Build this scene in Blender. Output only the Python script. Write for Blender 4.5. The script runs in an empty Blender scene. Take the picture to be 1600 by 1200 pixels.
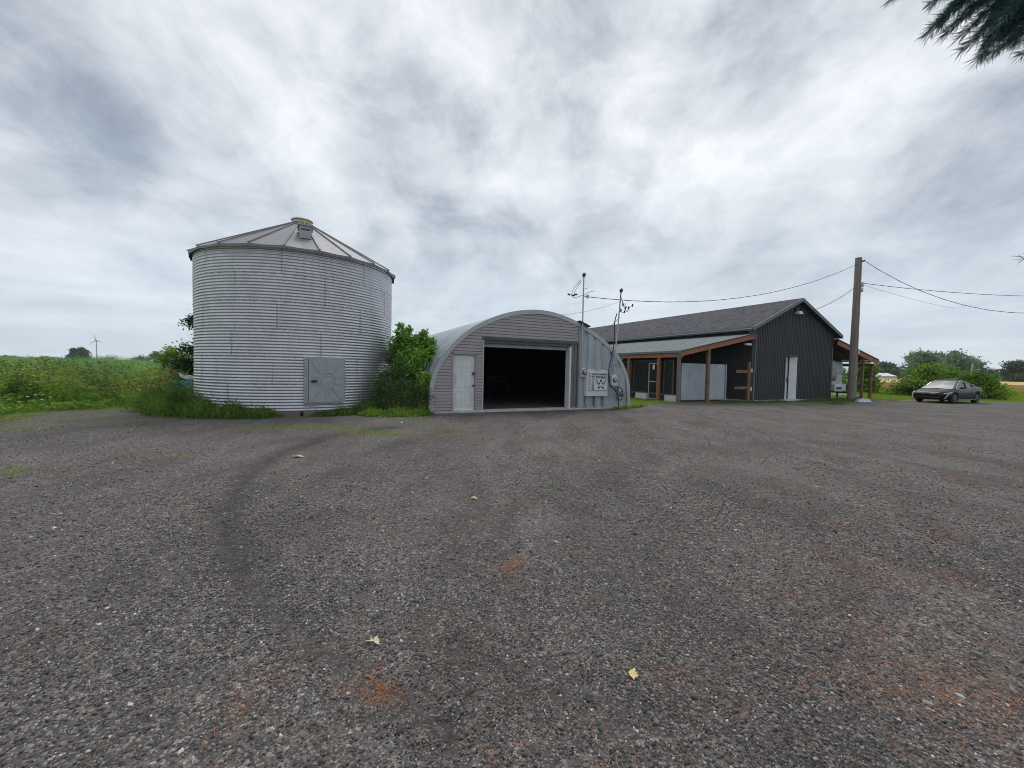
import bpy, math, random
import numpy as np
from mathutils import Vector, Matrix
S = bpy.context.scene
COL = S.collection
rnd = random.Random(7)
NR = np.random.default_rng(11)
PI = math.pi
R = math.radians
# ---------------------------------------------------------------- camera
FPX, PITCH, ROLL, CAMH = 627.0, R(2.05), R(1.15), 1.6
_F = Vector((0, math.cos(PITCH), -math.sin(PITCH)))
_U0 = Vector((0, math.sin(PITCH), math.cos(PITCH)))
_R0 = Vector((1, 0, 0))
_Rt = _R0*math.cos(ROLL) + _U0*math.sin(ROLL)
_Up = _U0*math.cos(ROLL) - _R0*math.sin(ROLL)
CAM = Vector((0, 0, CAMH))
cd = bpy.data.cameras.new('camera'); cam = bpy.data.objects.new('camera', cd); COL.objects.link(cam)
cd.sensor_width = 36; cd.lens = 36*FPX/1600; cd.clip_start = 0.05; cd.clip_end = 6000
cam.matrix_world = Matrix(((_Rt.x, _Up.x, -_F.x, CAM.x), (_Rt.y, _Up.y, -_F.y, CAM.y), (_Rt.z, _Up.z, -_F.z, CAM.z), (0, 0, 0, 1)))
S.camera = cam
S.render.resolution_x, S.render.resolution_y = 1024, 768
S.cycles.use_denoising = True
S.cycles.max_bounces = 8; S.cycles.transparent_max_bounces = 8
S.cycles.filter_width = 1.0; S.cycles.volume_bounces = 1

def ray(x, y): return _F + _Rt*((x-800)/FPX) - _Up*((y-600)/FPX)
def gp(x, y, z=0.0):
    d = ray(x, y); return CAM + d*((z-CAMH)/d.z)
def at(x, y, dep):
    d = ray(x, y); return CAM + d*(dep/d.y)

# ---------------------------------------------------------------- sky, sun
SUN_EL, SUN_AZ = R(58), R(8)       # azimuth clockwise from +Y (in front of the camera)
sl = bpy.data.lights.new('sun', 'SUN'); so = bpy.data.objects.new('sun', sl); COL.objects.link(so)
sl.energy = 1.4; sl.angle = R(30); sl.color = (1, .97, .93)
_sd = Vector((math.sin(SUN_AZ)*math.cos(SUN_EL), math.cos(SUN_AZ)*math.cos(SUN_EL), math.sin(SUN_EL)))
so.rotation_euler = _sd.to_track_quat('Z', 'Y').to_euler()
S.view_settings.view_transform = 'Standard'; S.view_settings.look = 'None'
S.view_settings.exposure = 0.28; S.view_settings.gamma = 1.0

class NT:
    """small helper for writing node trees"""
    def __init__(s, tree): s.t = tree; s.n = tree.nodes; s.l = tree.links
    def node(s, typ, ins=None, **kw):
        n = s.n.new(typ)
        for k, v in kw.items(): setattr(n, k, v)
        for k, v in (ins or {}).items():
            if isinstance(v, bpy.types.NodeSocket): s.l.new(v, n.inputs[k])
            else: n.inputs[k].default_value = v
        return n
    def math(s, op, a, b=0.0, c=None, clamp=False):
        n = s.n.new('ShaderNodeMath'); n.operation = op; n.use_clamp = clamp
        for i, v in enumerate((a, b) if c is None else (a, b, c)):
            if isinstance(v, bpy.types.NodeSocket): s.l.new(v, n.inputs[i])
            else: n.inputs[i].default_value = v
        return n.outputs[0]
    def mix(s, f, a, b, blend='MIX'):
        n = s.n.new('ShaderNodeMix'); n.data_type = 'RGBA'; n.blend_type = blend
        for i, v in ((0, f), (6, a), (7, b)):
            if isinstance(v, bpy.types.NodeSocket): s.l.new(v, n.inputs[i])
            else: n.inputs[i].default_value = v if i == 0 else (tuple(v)+(1,))[:4]
        return n.outputs[2]
    def ramp(s, f, stops, interp='LINEAR'):
        n = s.n.new('ShaderNodeValToRGB'); n.color_ramp.interpolation = interp
        e = n.color_ramp.elements
        while len(e) < len(stops): e.new(0.5)
        for i, (p, c) in enumerate(stops):
            e[i].position = p; e[i].color = (c, c, c, 1) if isinstance(c, (int, float)) else tuple(c)+(1,)
        s.l.new(f, n.inputs[0]); return n.outputs[0]
    def noise(s, vec, scale, detail=4, rough=.55, dist=0.0, out='Fac'):
        n = s.node('ShaderNodeTexNoise', {'Scale': scale, 'Detail': detail, 'Roughness': rough, 'Distortion': dist})
        if vec is not None: s.l.new(vec, n.inputs['Vector'])
        return n.outputs[0 if out == 'Fac' else 1]
    def scale(s, vec, sc, loc=(0, 0, 0), rot=(0, 0, 0)):
        n = s.node('ShaderNodeMapping', {'Scale': sc, 'Location': loc, 'Rotation': rot}); s.l.new(vec, n.inputs[0]); return n.outputs[0]

W = bpy.data.worlds.new('World'); S.world = W; W.use_nodes = True
w = NT(W.node_tree); w.n.clear()
sky = w.node('ShaderNodeTexSky', sky_type='NISHITA', sun_disc=False, sun_elevation=SUN_EL, sun_rotation=SUN_AZ, air_density=1.0, dust_density=1.5)
tc = w.node('ShaderNodeTexCoord').outputs['Generated']
sep = w.node('ShaderNodeSeparateXYZ', {0: tc})
zz = w.math('ADD', w.math('MAXIMUM', sep.outputs[2], 0.0), 0.42)
px_ = w.math('DIVIDE', sep.outputs[0], zz); py_ = w.math('DIVIDE', sep.outputs[1], zz)
P = w.node('ShaderNodeCombineXYZ', {0: px_, 1: py_, 2: 0.0}).outputs[0]
Ps = w.scale(P, (1.6, 1.2, 1), (3.1, 1.7, 0), (0, 0, R(-10)))
big = w.noise(Ps, 1.1, 3, .5, .5)
fine = w.noise(Ps, 2.2, 10, .62, .25)
wisp = w.noise(w.scale(P, (3.2, 1.5, 1), (7, 2, 0), (0, 0, R(24))), 2.4, 12, .64, .25)
puff = w.noise(w.scale(tc, (1, 1, 1.5), (2, 5, 1)), 4.2, 10, .63, .35)
v = w.math('SUBTRACT', w.math('ADD', w.math('ADD', w.math('MULTIPLY', big, .20), w.math('MULTIPLY', puff, .52)), w.math('ADD', w.math('MULTIPLY', fine, .18), w.math('MULTIPLY', wisp, .16))), .025)
def blob(dx, dy, dz, r, amt):
    global v
    d = w.node('ShaderNodeVectorMath', {0: tc, 1: Vector((dx, dy, dz)).normalized()}, operation='DOT_PRODUCT').outputs['Value']
    k = w.node('ShaderNodeMapRange', {0: d, 1: math.cos(r), 2: 1.0, 3: 0.0, 4: amt}, interpolation_type='SMOOTHERSTEP').outputs[0]
    k2 = w.math('MULTIPLY', k, w.math('ADD', w.math('MULTIPLY', fine, 1.8), .1))
    v = w.math('ADD', v, k2)
def pblob(x, y, r, amt):
    d = ray(x, y); blob(d.x, d.y, d.z, R(r), amt)
pblob(30, 170, 12, -.11); pblob(150, 210, 7, -.05); pblob(790, 0, 9, .08); pblob(1040, 250, 11, .09); pblob(940, 90, 7, .05)
pblob(800, 368, 7, -.09); pblob(700, 372, 6, -.05); pblob(890, 60, 10, -.07); pblob(500, 70, 16, .04); pblob(1250, 150, 18, .04)
pblob(1560, 250, 10, -.08); pblob(300, 280, 14, .02); pblob(1150, 100, 9, -.06); pblob(650, 250, 12, -.05)
cl = w.ramp(v, [(.26, (.17, .20, .26)), (.36, (.29, .335, .40)), (.43, (.44, .475, .53)), (.49, (.57, .605, .65)), (.55, (.68, .71, .75)), (.64, (.84, .86, .89))])
hz = w.ramp(sep.outputs[2], [(0.0, 1.0), (.10, .85), (.28, .32), (.5, 0.0)])
hzc = w.mix(w.ramp(w.noise(w.scale(tc, (1.2, 1.2, 9)), 2.2, 6, .6, .5), [(.38, 0.0), (.66, 1.0)]), (.46, .56, .66), (.66, .72, .78))
c1 = w.mix(w.math('MULTIPLY', hz, .8), cl, hzc)
skys = w.node('ShaderNodeVectorMath', {0: sky.outputs[0], 'Scale': 0.10}, operation='SCALE').outputs[0]
c2 = w.mix(.94, skys, c1)
bgn = w.node('ShaderNodeBackground', {0: c2, 1: 1.0})
w.l.new(bgn.outputs[0], w.node('ShaderNodeOutputWorld').inputs[0])

# ---------------------------------------------------------------- materials
def mat(name, c, c2=None, scale=3.0, rough=.8, metal=0.0, bump=0.0, bscale=None, stretch=(1, 1, 1), detail=5, spec=.5, lo=.35, hi=.65):
    m = bpy.data.materials.new(name); m.use_nodes = True; t = NT(m.node_tree)
    b = t.n['Principled BSDF']
    b.inputs['Base Color'].default_value = tuple(c)+(1,); b.inputs['Roughness'].default_value = rough
    b.inputs['Metallic'].default_value = metal; b.inputs['Specular IOR Level'].default_value = spec
    o = t.node('ShaderNodeTexCoord').outputs['Object']
    if c2 is None: c2 = tuple(x*.8 for x in c)
    n = t.noise(t.scale(o, stretch), scale, detail, .6)
    f = t.ramp(n, [(lo, 0.0), (hi, 1.0)])
    t.l.new(t.mix(f, c, c2), b.inputs['Base Color'])
    if metal > 0: t.l.new(t.math('ADD', t.math('MULTIPLY', f, .15), rough-.07), b.inputs['Roughness'])
    if bump:
        bn = t.node('ShaderNodeBump', {'Strength': bump, 'Distance': .02, 'Height': t.noise(t.scale(o, stretch), bscale or scale*5, 6, .6)})
        t.l.new(bn.outputs[0], b.inputs['Normal'])
    return m

def leafmat(name, cols, trans=.3, rough=.6, patch=.6, pscale=.8):
    """foliage: a shade per leaf (island) and broad patches of hue"""
    m = bpy.data.materials.new(name); m.use_nodes = True; t = NT(m.node_tree); b = t.n['Principled BSDF']
    g = t.node('ShaderNodeNewGeometry')
    ri = g.outputs['Random Per Island']
    o = t.node('ShaderNodeTexCoord').outputs['Object']
    n = t.noise(o, pscale, 3, .6)
    f = t.math('ADD', t.math('MULTIPLY', ri, 1-patch), t.math('MULTIPLY', t.ramp(n, [(.3, 0.0), (.7, 1.0)]), patch))
    c = t.ramp(f, [(i/(len(cols)-1)*.9+.05, cc) for i, cc in enumerate(cols)])
    t.l.new(c, b.inputs['Base Color']); b.inputs['Roughness'].default_value = rough
    b.inputs['Specular IOR Level'].default_value = .25
    tr = t.node('ShaderNodeBsdfTranslucent', {'Color': c})
    mx = t.node('ShaderNodeMixShader', {0: trans, 1: b.outputs[0], 2: tr.outputs[0]})
    t.l.new(mx.outputs[0], t.n['Material Output'].inputs[0])
    return m

def galv(name, c=(.56, .58, .61), c2=(.42, .44, .47), rough=.42, metal=.75, stain=0.0, sscale=(5, 5, .35), rust=0.0):
    m = bpy.data.materials.new(name); m.use_nodes = True; t = NT(m.node_tree); b = t.n['Principled BSDF']
    o = t.node('ShaderNodeTexCoord').outputs['Object']
    n = t.noise(o, 1.3, 5, .6); n2 = t.noise(o, 14, 4, .6)
    f = t.ramp(t.math('ADD', t.math('MULTIPLY', n, .6), t.math('MULTIPLY', n2, .4)), [(.38, 0.0), (.62, 1.0)])
    col = t.mix(f, c, c2)
    if stain:
        s = t.ramp(t.noise(t.scale(o, sscale), 1.6, 5, .65), [(.50, 0.0), (.68, 1.0)])
        col = t.mix(t.math('MULTIPLY', s, stain), col, (.10, .11, .12))
    if rust:
        s = t.ramp(t.noise(o, 2.1, 7, .7), [(.56, 0.0), (.70, 1.0)])
        col = t.mix(t.math('MULTIPLY', s, rust), col, (.28, .18, .13))
    t.l.new(col, b.inputs['Base Color']); b.inputs['Metallic'].default_value = metal
    t.l.new(t.math('ADD', t.math('MULTIPLY', n2, .25), rough-.12), b.inputs['Roughness'])
    bn = t.node('ShaderNodeBump', {'Strength': .15, 'Distance': .01, 'Height': n})
    t.l.new(bn.outputs[0], b.inputs['Normal'])
    return m

RUT_A = [gp(*p) for p in ((610, 668), (520, 680), (440, 705), (385, 745), (352, 800), (362, 850), (395, 915), (470, 1000), (560, 1065), (700, 1150))]
RUT_B = [gp(*p) for p in ((700, 672), (640, 690), (560, 712), (500, 750), (478, 800), (500, 860), (560, 930), (660, 1000), (800, 1060), (980, 1120))]
RUT_C = [gp(*p) for p in ((1590, 730), (1450, 700), (1260, 690), (1080, 700), (960, 730), (900, 790), (930, 870), (1050, 950), (1240, 1030))]
def pdist(x, y, line):
    x = np.asarray(x, float); y = np.asarray(y, float); b = np.full(x.shape, 1e9)
    for i in range(len(line)-1):
        ax, ay = line[i].x, line[i].y; dx, dy = line[i+1].x-ax, line[i+1].y-ay; t = np.clip(((x-ax)*dx+(y-ay)*dy)/(dx*dx+dy*dy), 0, 1); b = np.minimum(b, np.hypot(x-ax-t*dx, y-ay-t*dy))
    return b
def rutfun(x, y):
    wob = .05*np.sin(3*np.asarray(x)+2*np.asarray(y))
    w_ = .05+.022*np.maximum(np.asarray(y, float), 0)
    r_ = np.exp(-((pdist(x, y, RUT_A)+wob)/w_)**2)+.45*np.exp(-((pdist(x, y, RUT_B)+wob)/w_)**2)+.40*np.exp(-((pdist(x, y, RUT_C)+wob)/w_)**2)
    return np.clip(r_, 0, 1)
def gravelmat():
    m = bpy.data.materials.new('gravel'); m.use_nodes = True; t = NT(m.node_tree); b = t.n['Principled BSDF']
    o = t.node('ShaderNodeTexCoord').outputs['Object']
    wv = t.node('ShaderNodeVectorMath', {0: o, 1: t.node('ShaderNodeVectorMath', {0: t.noise(o, 30, 2, .5, out='Color'), 'Scale': .02}, operation='SCALE').outputs[0]}, operation='ADD').outputs[0]
    stops = [(0, (.026, .026, .027)), (.25, (.052, .051, .052)), (.5, (.088, .086, .086)), (.72, (.14, .134, .13)), (.86, (.19, .14, .12)), (.93, (.28, .265, .25)), (1, (.52, .50, .47))]
    cols = []; hts = []
    for sc in (120, 48, 17):
        vn = t.node('ShaderNodeTexVoronoi', {'Scale': float(sc), 'Randomness': 1.0}); t.l.new(wv, vn.inputs['Vector'])
        sx = t.node('ShaderNodeSeparateColor', {0: vn.outputs['Color']})
        cols.append(t.ramp(sx.outputs[0], stops)); hts.append(vn.outputs['Distance'])
    c = t.mix(.38, cols[0], cols[1]); c = t.mix(.09, c, cols[2])
    # worn wheel tracks, damp patches, reddish needle dust
    pn = t.noise(t.scale(o, (1, 1, 1)), .35, 6, .62, .6)
    c = t.mix(t.ramp(pn, [(.40, .0), (.68, .32)]), c, (.115, .102, .102), 'MIX')
    dk = t.ramp(t.noise(t.scale(o, (1.0, .45, 1), rot=(0, 0, R(20))), 1.1, 6, .6, .8), [(.35, .78), (.6, 1.22)])
    c = t.mix(1.0, c, dk, 'MULTIPLY')
    rd = t.ramp(t.noise(o, 1.6, 8, .72, .4), [(.54, 0.0), (.70, .6)])
    sx_ = t.node('ShaderNodeSeparateXYZ', {0: o}).outputs[0]
    rd = t.math('MULTIPLY', rd, t.node('ShaderNodeMapRange', {0: sx_, 1: -1.5, 2: 2.5, 3: .35, 4: 1.3}).outputs[0])
    c = t.mix(rd, c, (.16, .075, .045))
    at_ = t.node('ShaderNodeAttribute', attribute_name='rut').outputs['Fac']
    rn = t.math('MULTIPLY', at_, t.ramp(t.noise(o, 5, 5, .7), [(.3, .35), (.65, .9)]))
    c = t.mix(rn, c, (.036, .034, .032))
    c = t.mix(1.0, c, (.95, .92, .90), 'MULTIPLY')
    t.l.new(c, b.inputs['Base Color']); b.inputs['Roughness'].default_value = .9; b.inputs['Specular IOR Level'].default_value = .25
    h = t.math('ADD', t.math('MULTIPLY', hts[0], .35), t.math('ADD', t.math('MULTIPLY', hts[1], .6), hts[2]))
    h = t.math('ADD', t.math('MULTIPLY', h, -1.0), t.math('MULTIPLY', t.noise(o, 60, 5, .6), .6))
    bn = t.node('ShaderNodeBump', {'Strength': .9, 'Distance': .012, 'Height': h})
    t.l.new(bn.outputs[0], b.inputs['Normal'])
    return m

def stonemat():
    m = bpy.data.materials.new('stones'); m.use_nodes = True; t = NT(m.node_tree); b = t.n['Principled BSDF']
    ri = t.node('ShaderNodeNewGeometry').outputs['Random Per Island']
    c = t.ramp(ri, [(0, (.028, .028, .029)), (.3, (.068, .067, .068)), (.55, (.125, .121, .119)), (.76, (.195, .187, .18)), (.85, (.22, .15, .115)), (.92, (.29, .275, .255)), (.97, (.40, .39, .37)), (1, (.70, .68, .64))])
    o = t.node('ShaderNodeTexCoord').outputs['Object']
    c = t.mix(t.ramp(t.noise(o, 150, 3, .6), [(.3, .0), (.7, .35)]), c, (.10, .10, .10))
    t.l.new(c, b.inputs['Base Color']); b.inputs['Roughness'].default_value = .85
    return m

def shingle(name, c, c2, c3, sc=1.0):
    m = bpy.data.materials.new(name); m.use_nodes = True; t = NT(m.node_tree); b = t.n['Principled BSDF']
    uv = t.node('ShaderNodeTexCoord').outputs['UV']
    br = t.node('ShaderNodeTexBrick', {'Color1': (0, 0, 0, 1), 'Color2': (1, 1, 1, 1), 'Mortar': (.5, .5, .5, 1), 'Scale': sc, 'Mortar Size': .012, 'Brick Width': .34, 'Row Height': .14, 'Bias': 0.0}, offset=.37)
    t.l.new(uv, br.inputs['Vector'])
    f = t.math('ADD', t.math('MULTIPLY', t.node('ShaderNodeSeparateColor', {0: br.outputs['Color']}).outputs[0], .6), t.math('MULTIPLY', t.noise(t.scale(uv, (.8, 2.5, 1)), 2.2, 6, .65), .5))
    col = t.ramp(f, [(.2, c), (.5, c2), (.85, c3)])
    col = t.mix(t.math('MULTIPLY', br.outputs['Fac'], .6), col, tuple(x*.35 for x in c))
    t.l.new(col, b.inputs['Base Color']); b.inputs['Roughness'].default_value = .92; b.inputs['Specular IOR Level'].default_value = .2
    bn = t.node('ShaderNodeBump', {'Strength': .5, 'Distance': .01, 'Height': t.noise(uv, 90, 3, .6)})
    t.l.new(bn.outputs[0], b.inputs['Normal'])
    return m

def carpaint():
    m = bpy.data.materials.new('car_paint'); m.use_nodes = True; b = m.node_tree.nodes['Principled BSDF']
    t = NT(m.node_tree); o = t.node('ShaderNodeTexCoord').outputs['Object']
    t.l.new(t.mix(t.ramp(t.noise(o, 2, 3), [(.4, 0.0), (.6, 1.0)]), (.004, .005, .010), (.006, .007, .013)), b.inputs['Base Color'])
    b.inputs['Roughness'].default_value = .35; b.inputs['Metallic'].default_value = 0; b.inputs['Coat Weight'].default_value = .30; b.inputs['Specular IOR Level'].default_value = .15; b.inputs['Coat Roughness'].default_value = .04
    return m

M = dict(
    galv=galv('silo_galvanized', (.56, .57, .61), (.47, .48, .52), .38, .66, stain=.12, sscale=(2.5, 2.5, .25), rust=.10),
    galv_roof=galv('roof_galvanized', (.235, .24, .26), (.195, .20, .215), .55, .3, rust=.12),
    galv_wall=galv('wall_galvanized', (.40, .44, .47), (.31, .35, .39), .55, .25, stain=.6),
    galv_arch=galv('arch_galvanized', (.42, .45, .48), (.33, .36, .39), .5, .35, rust=.35),
    galv_pipe=galv('pipe_galvanized', (.42, .44, .46), (.32, .34, .36), .45, .6),
    galv_sheet=galv('sheet_galvanized', (.42, .47, .52), (.34, .39, .44), .5, .3, stain=.35, sscale=(3, 3, .4)),
    rust=mat('roof_rib_metal', (.24, .225, .235), (.20, .15, .13), 4, .6, .2, lo=.45, hi=.7), seam=mat('seam_metal', (.40, .405, .43), (.28, .28, .29), 6, .6, .3),
    yellow=mat('yellow_paint', (.55, .45, .18), (.38, .30, .14), 8, .7),
    boxgrey=mat('door_paint_grey', (.34, .38, .40), (.30, .33, .36), 3, .5, spec=.4),
    bolt=mat('bolt_steel', (.07, .07, .08), None, 5, .5, .4),
    oldwood=mat('weathered_board', (.20, .16, .13), (.12, .10, .09), 3, .9, bump=.4, stretch=(1, 1, 1)),
    siding=mat('vinyl_siding', (.36, .325, .335), (.31, .28, .29), 1.5, .55, stretch=(.4, 1, 6), spec=.35),
    sidingtrim=mat('siding_trim', (.31, .29, .30), (.26, .245, .255), 2, .55),
    darktrim=mat('dark_header', (.075, .085, .09), (.05, .058, .062), 3, .6),
    greytrim=mat('pale_grey_trim', (.40, .41, .43), (.33, .34, .36), 3, .6),
    brownpost=mat('taupe_post', (.17, .155, .155), (.12, .11, .11), 3, .7, stretch=(3, 3, .6)),
    white=mat('white_paint', (.66, .69, .71), (.55, .58, .60), 2.2, .5),
    whitegrey=mat('off_white_panel', (.58, .62, .62), (.52, .56, .56), 2.2, .5),
    signface=mat('sign_face', (.60, .63, .65), (.56, .59, .61), 2.2, .5),
    concrete=mat('concrete', (.50, .50, .48), (.36, .36, .34), 4, .9, bump=.4),
    oldstone=mat('tan_stone', (.30, .25, .21), (.22, .19, .16), 40, .9),
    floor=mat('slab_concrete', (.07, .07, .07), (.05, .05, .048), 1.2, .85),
    black=mat('black_plastic', (.012, .012, .014), (.02, .02, .022), 5, .5),
    ink=mat('black_lettering', (.010, .012, .018), (.014, .015, .02), 5, .6),
    cable=mat('black_cable', (.02, .022, .025), (.03, .03, .035), 5, .5),
    dimdark=mat('dim_interior_object', (.03, .03, .035), (.02, .02, .022), 2, .8),  # workshop contents coloured dark to deepen the interior gloom
    dimred=mat('dull_red_paint', (.14, .04, .03), (.10, .03, .025), 2, .6),
    lining=mat('gloom_lining', (.015, .015, .016), (.01, .01, .01), 2, .95),  # near black: the gloom of the interior is put into this colour
    glass=mat('dark_glass', (.02, .025, .03), (.02, .02, .025), 2, .06, spec=.8),
    carglass=mat('car_window_glass', (.05, .055, .062), (.04, .045, .05), 2, .16, 0.0),
    meterglass=mat('meter_glass', (.32, .34, .36), (.15, .16, .17), 9, .12, spec=.8),
    barnwall=mat('charcoal_steel', (.052, .055, .062), (.044, .047, .053), 1.0, .5, spec=.45),
    barntrim=mat('slate_trim', (.125, .155, .175), (.105, .13, .15), 2, .55),
    soffit=mat('dark_soffit', (.035, .04, .045), None, 2, .7),
    shingle=shingle('dark_shingles', (.045, .045, .055), (.075, .073, .086), (.115, .112, .125)),
    shingle_pale=shingle('pale_shingles', (.13, .155, .155), (.17, .195, .19), (.22, .24, .235)),
    cedar=mat('orange_cedar', (.34, .13, .06), (.22, .09, .045), 3, .7, bump=.3, stretch=(1, 1, 1)),
    cedarbrown=mat('brown_timber', (.22, .125, .07), (.14, .08, .045), 3, .75, bump=.3),
    underroof=mat('underside_boards', (.09, .055, .04), (.05, .035, .028), 3, .85),
    pole=mat('grey_pole_wood', (.25, .215, .185), (.14, .13, .11), 5, .9, bump=.8, bscale=12, stretch=(4, 4, .25)),
    mesh=mat('kennel_wire', (.10, .105, .11), None, 4, .5, .5),
    turquoise=mat('turquoise_plastic', (.10, .34, .30), (.07, .26, .22), 6, .5),
    tarp_blue=mat('navy_fabric', (.03, .04, .12), (.05, .06, .15), 6, .8),
    tarp_white=mat('pale_fabric', (.52, .54, .66), (.35, .37, .5), 6, .8),
    paint=carpaint(), tyre=mat('tyre_rubber', (.015, .015, .015), None, 8, .85), rim=mat('alloy_rim', (.35, .36, .38), (.25, .26, .28), 8, .3, .8),
    chrome=mat('chrome', (.7, .7, .72), None, 3, .12, 1.0), lampglass=mat('headlamp_glass', (.6, .62, .66), (.4, .42, .46), 10, .1, spec=.9),
    gravel=gravelmat(), stones=stonemat(),
    turf=mat('turf', (.10, .16, .035), (.13, .17, .05), .25, .95, bump=.5, bscale=8, detail=8),
    bark=mat('bark', (.10, .08, .06), (.05, .042, .035), 6, .95, bump=.8),
    wheatbase=mat('ripe_wheat', (.55, .37, .14), (.43, .29, .12), .12, .95, detail=9),
    straw=leafmat('wheat_stalks', [(0.374, 0.242, 0.084), (0.572, 0.396, 0.147), (0.682, 0.484, 0.21)], .2, patch=.4, pscale=.1),
    grass=leafmat('fresh_grass', [(0.122, 0.206, 0.021), (0.243, 0.351, 0.037), (0.413, 0.496, 0.062)], .35, patch=.5, pscale=.5),
    drygrass=leafmat('yellow_green_grass', [(0.135, 0.211, 0.033), (0.254, 0.325, 0.066), (0.389, 0.406, 0.11)], .35, patch=.5, pscale=.8),
    reed=leafmat('reed_leaves', [(0.073, 0.184, 0.056), (0.144, 0.314, 0.09), (0.268, 0.454, 0.152), (0.494, 0.629, 0.25)], .35, patch=.35, pscale=.25),
    weed=leafmat('weed_leaves', [(0.049, 0.122, 0.02), (0.117, 0.244, 0.035), (0.224, 0.375, 0.052), (0.371, 0.488, 0.081)], .35, patch=.7, pscale=.9),
    darkweed=leafmat('dark_weeds', [(0.023, 0.066, 0.018), (0.049, 0.112, 0.03), (0.098, 0.179, 0.042), (0.156, 0.244, 0.053)], .3, patch=.5, pscale=1.2),
    drystem=leafmat('dry_seed_heads', [(.20, .13, .06), (.30, .20, .11), (.36, .27, .16)], .2),
    bright=leafmat('bright_leaves', [(0.057, 0.156, 0.024), (0.122, 0.28, 0.041), (0.228, 0.422, 0.068), (0.359, 0.562, 0.108)], .4, patch=.45, pscale=1.4),
    cedarleaf=leafmat('dark_shrub_leaves', [(0.016, 0.045, 0.022), (0.035, 0.08, 0.035), (0.072, 0.136, 0.056)], .25),
    far=leafmat('far_foliage', [(0.026, 0.062, 0.035), (0.052, 0.11, 0.062), (0.098, 0.164, 0.088)], .25, patch=.7, pscale=.25),
    farhaze=leafmat('far_hazed_foliage', [(0.076, 0.16, 0.101), (0.143, 0.263, 0.152), (0.235, 0.376, 0.24)], .3, patch=.7, pscale=.25),  # pale blue of distance haze painted into the leaf colours
    midbush=leafmat('bush_foliage', [(0.04, 0.101, 0.013), (0.1, 0.202, 0.023), (0.221, 0.344, 0.038), (0.353, 0.485, 0.064)], .35, patch=.6, pscale=.7),
    flower=leafmat('yellow_petals', [(.55, .35, .02), (.75, .50, .04), (.80, .62, .10)], .2),
    orangeflower=leafmat('orange_petals', [(.60, .28, .03), (.70, .36, .06)], .2),
    daisy=leafmat('white_petals', [(.70, .70, .66), (.8, .8, .76)], .2),
    needle=leafmat('pine_needles', [(0.026, 0.075, 0.078), (0.051, 0.121, 0.115), (0.112, 0.203, 0.136)], .15, patch=.6, pscale=2),
    litter=leafmat('dry_needles', [(0.248, 0.087, 0.036), (0.383, 0.139, 0.054), (0.383, 0.231, 0.12)], .1, patch=.3),
    leafy=leafmat('yellowed_leaf', [(.72, .58, .22), (.78, .66, .34)], .2),
    leafg=leafmat('pale_green_leaf', [(.62, .62, .38), (.75, .73, .52)], .2),
)

# ---------------------------------------------------------------- mesh helpers
def tag(o, label=None, cat=None, group=None, kind=None):
    for k, val in (('label', label), ('category', cat), ('group', group), ('kind', kind)):
        if val: o[k] = val
    return o
def empty(name, loc=(0, 0, 0), rz=0.0, **kw):
    o = bpy.data.objects.new(name, None); COL.objects.link(o); o.location = loc; o.rotation_euler = (0, 0, rz); o.empty_display_size = .2
    return tag(o, **kw)
def link(name, me, m, parent=None, smooth=False):
    for mm in (m if isinstance(m, (list, tuple)) else [m]): me.materials.append(mm)
    if smooth: me.polygons.foreach_set('use_smooth', [True]*len(me.polygons))
    o = bpy.data.objects.new(name, me); COL.objects.link(o)
    if parent is not None: o.parent = parent
    return o

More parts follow.
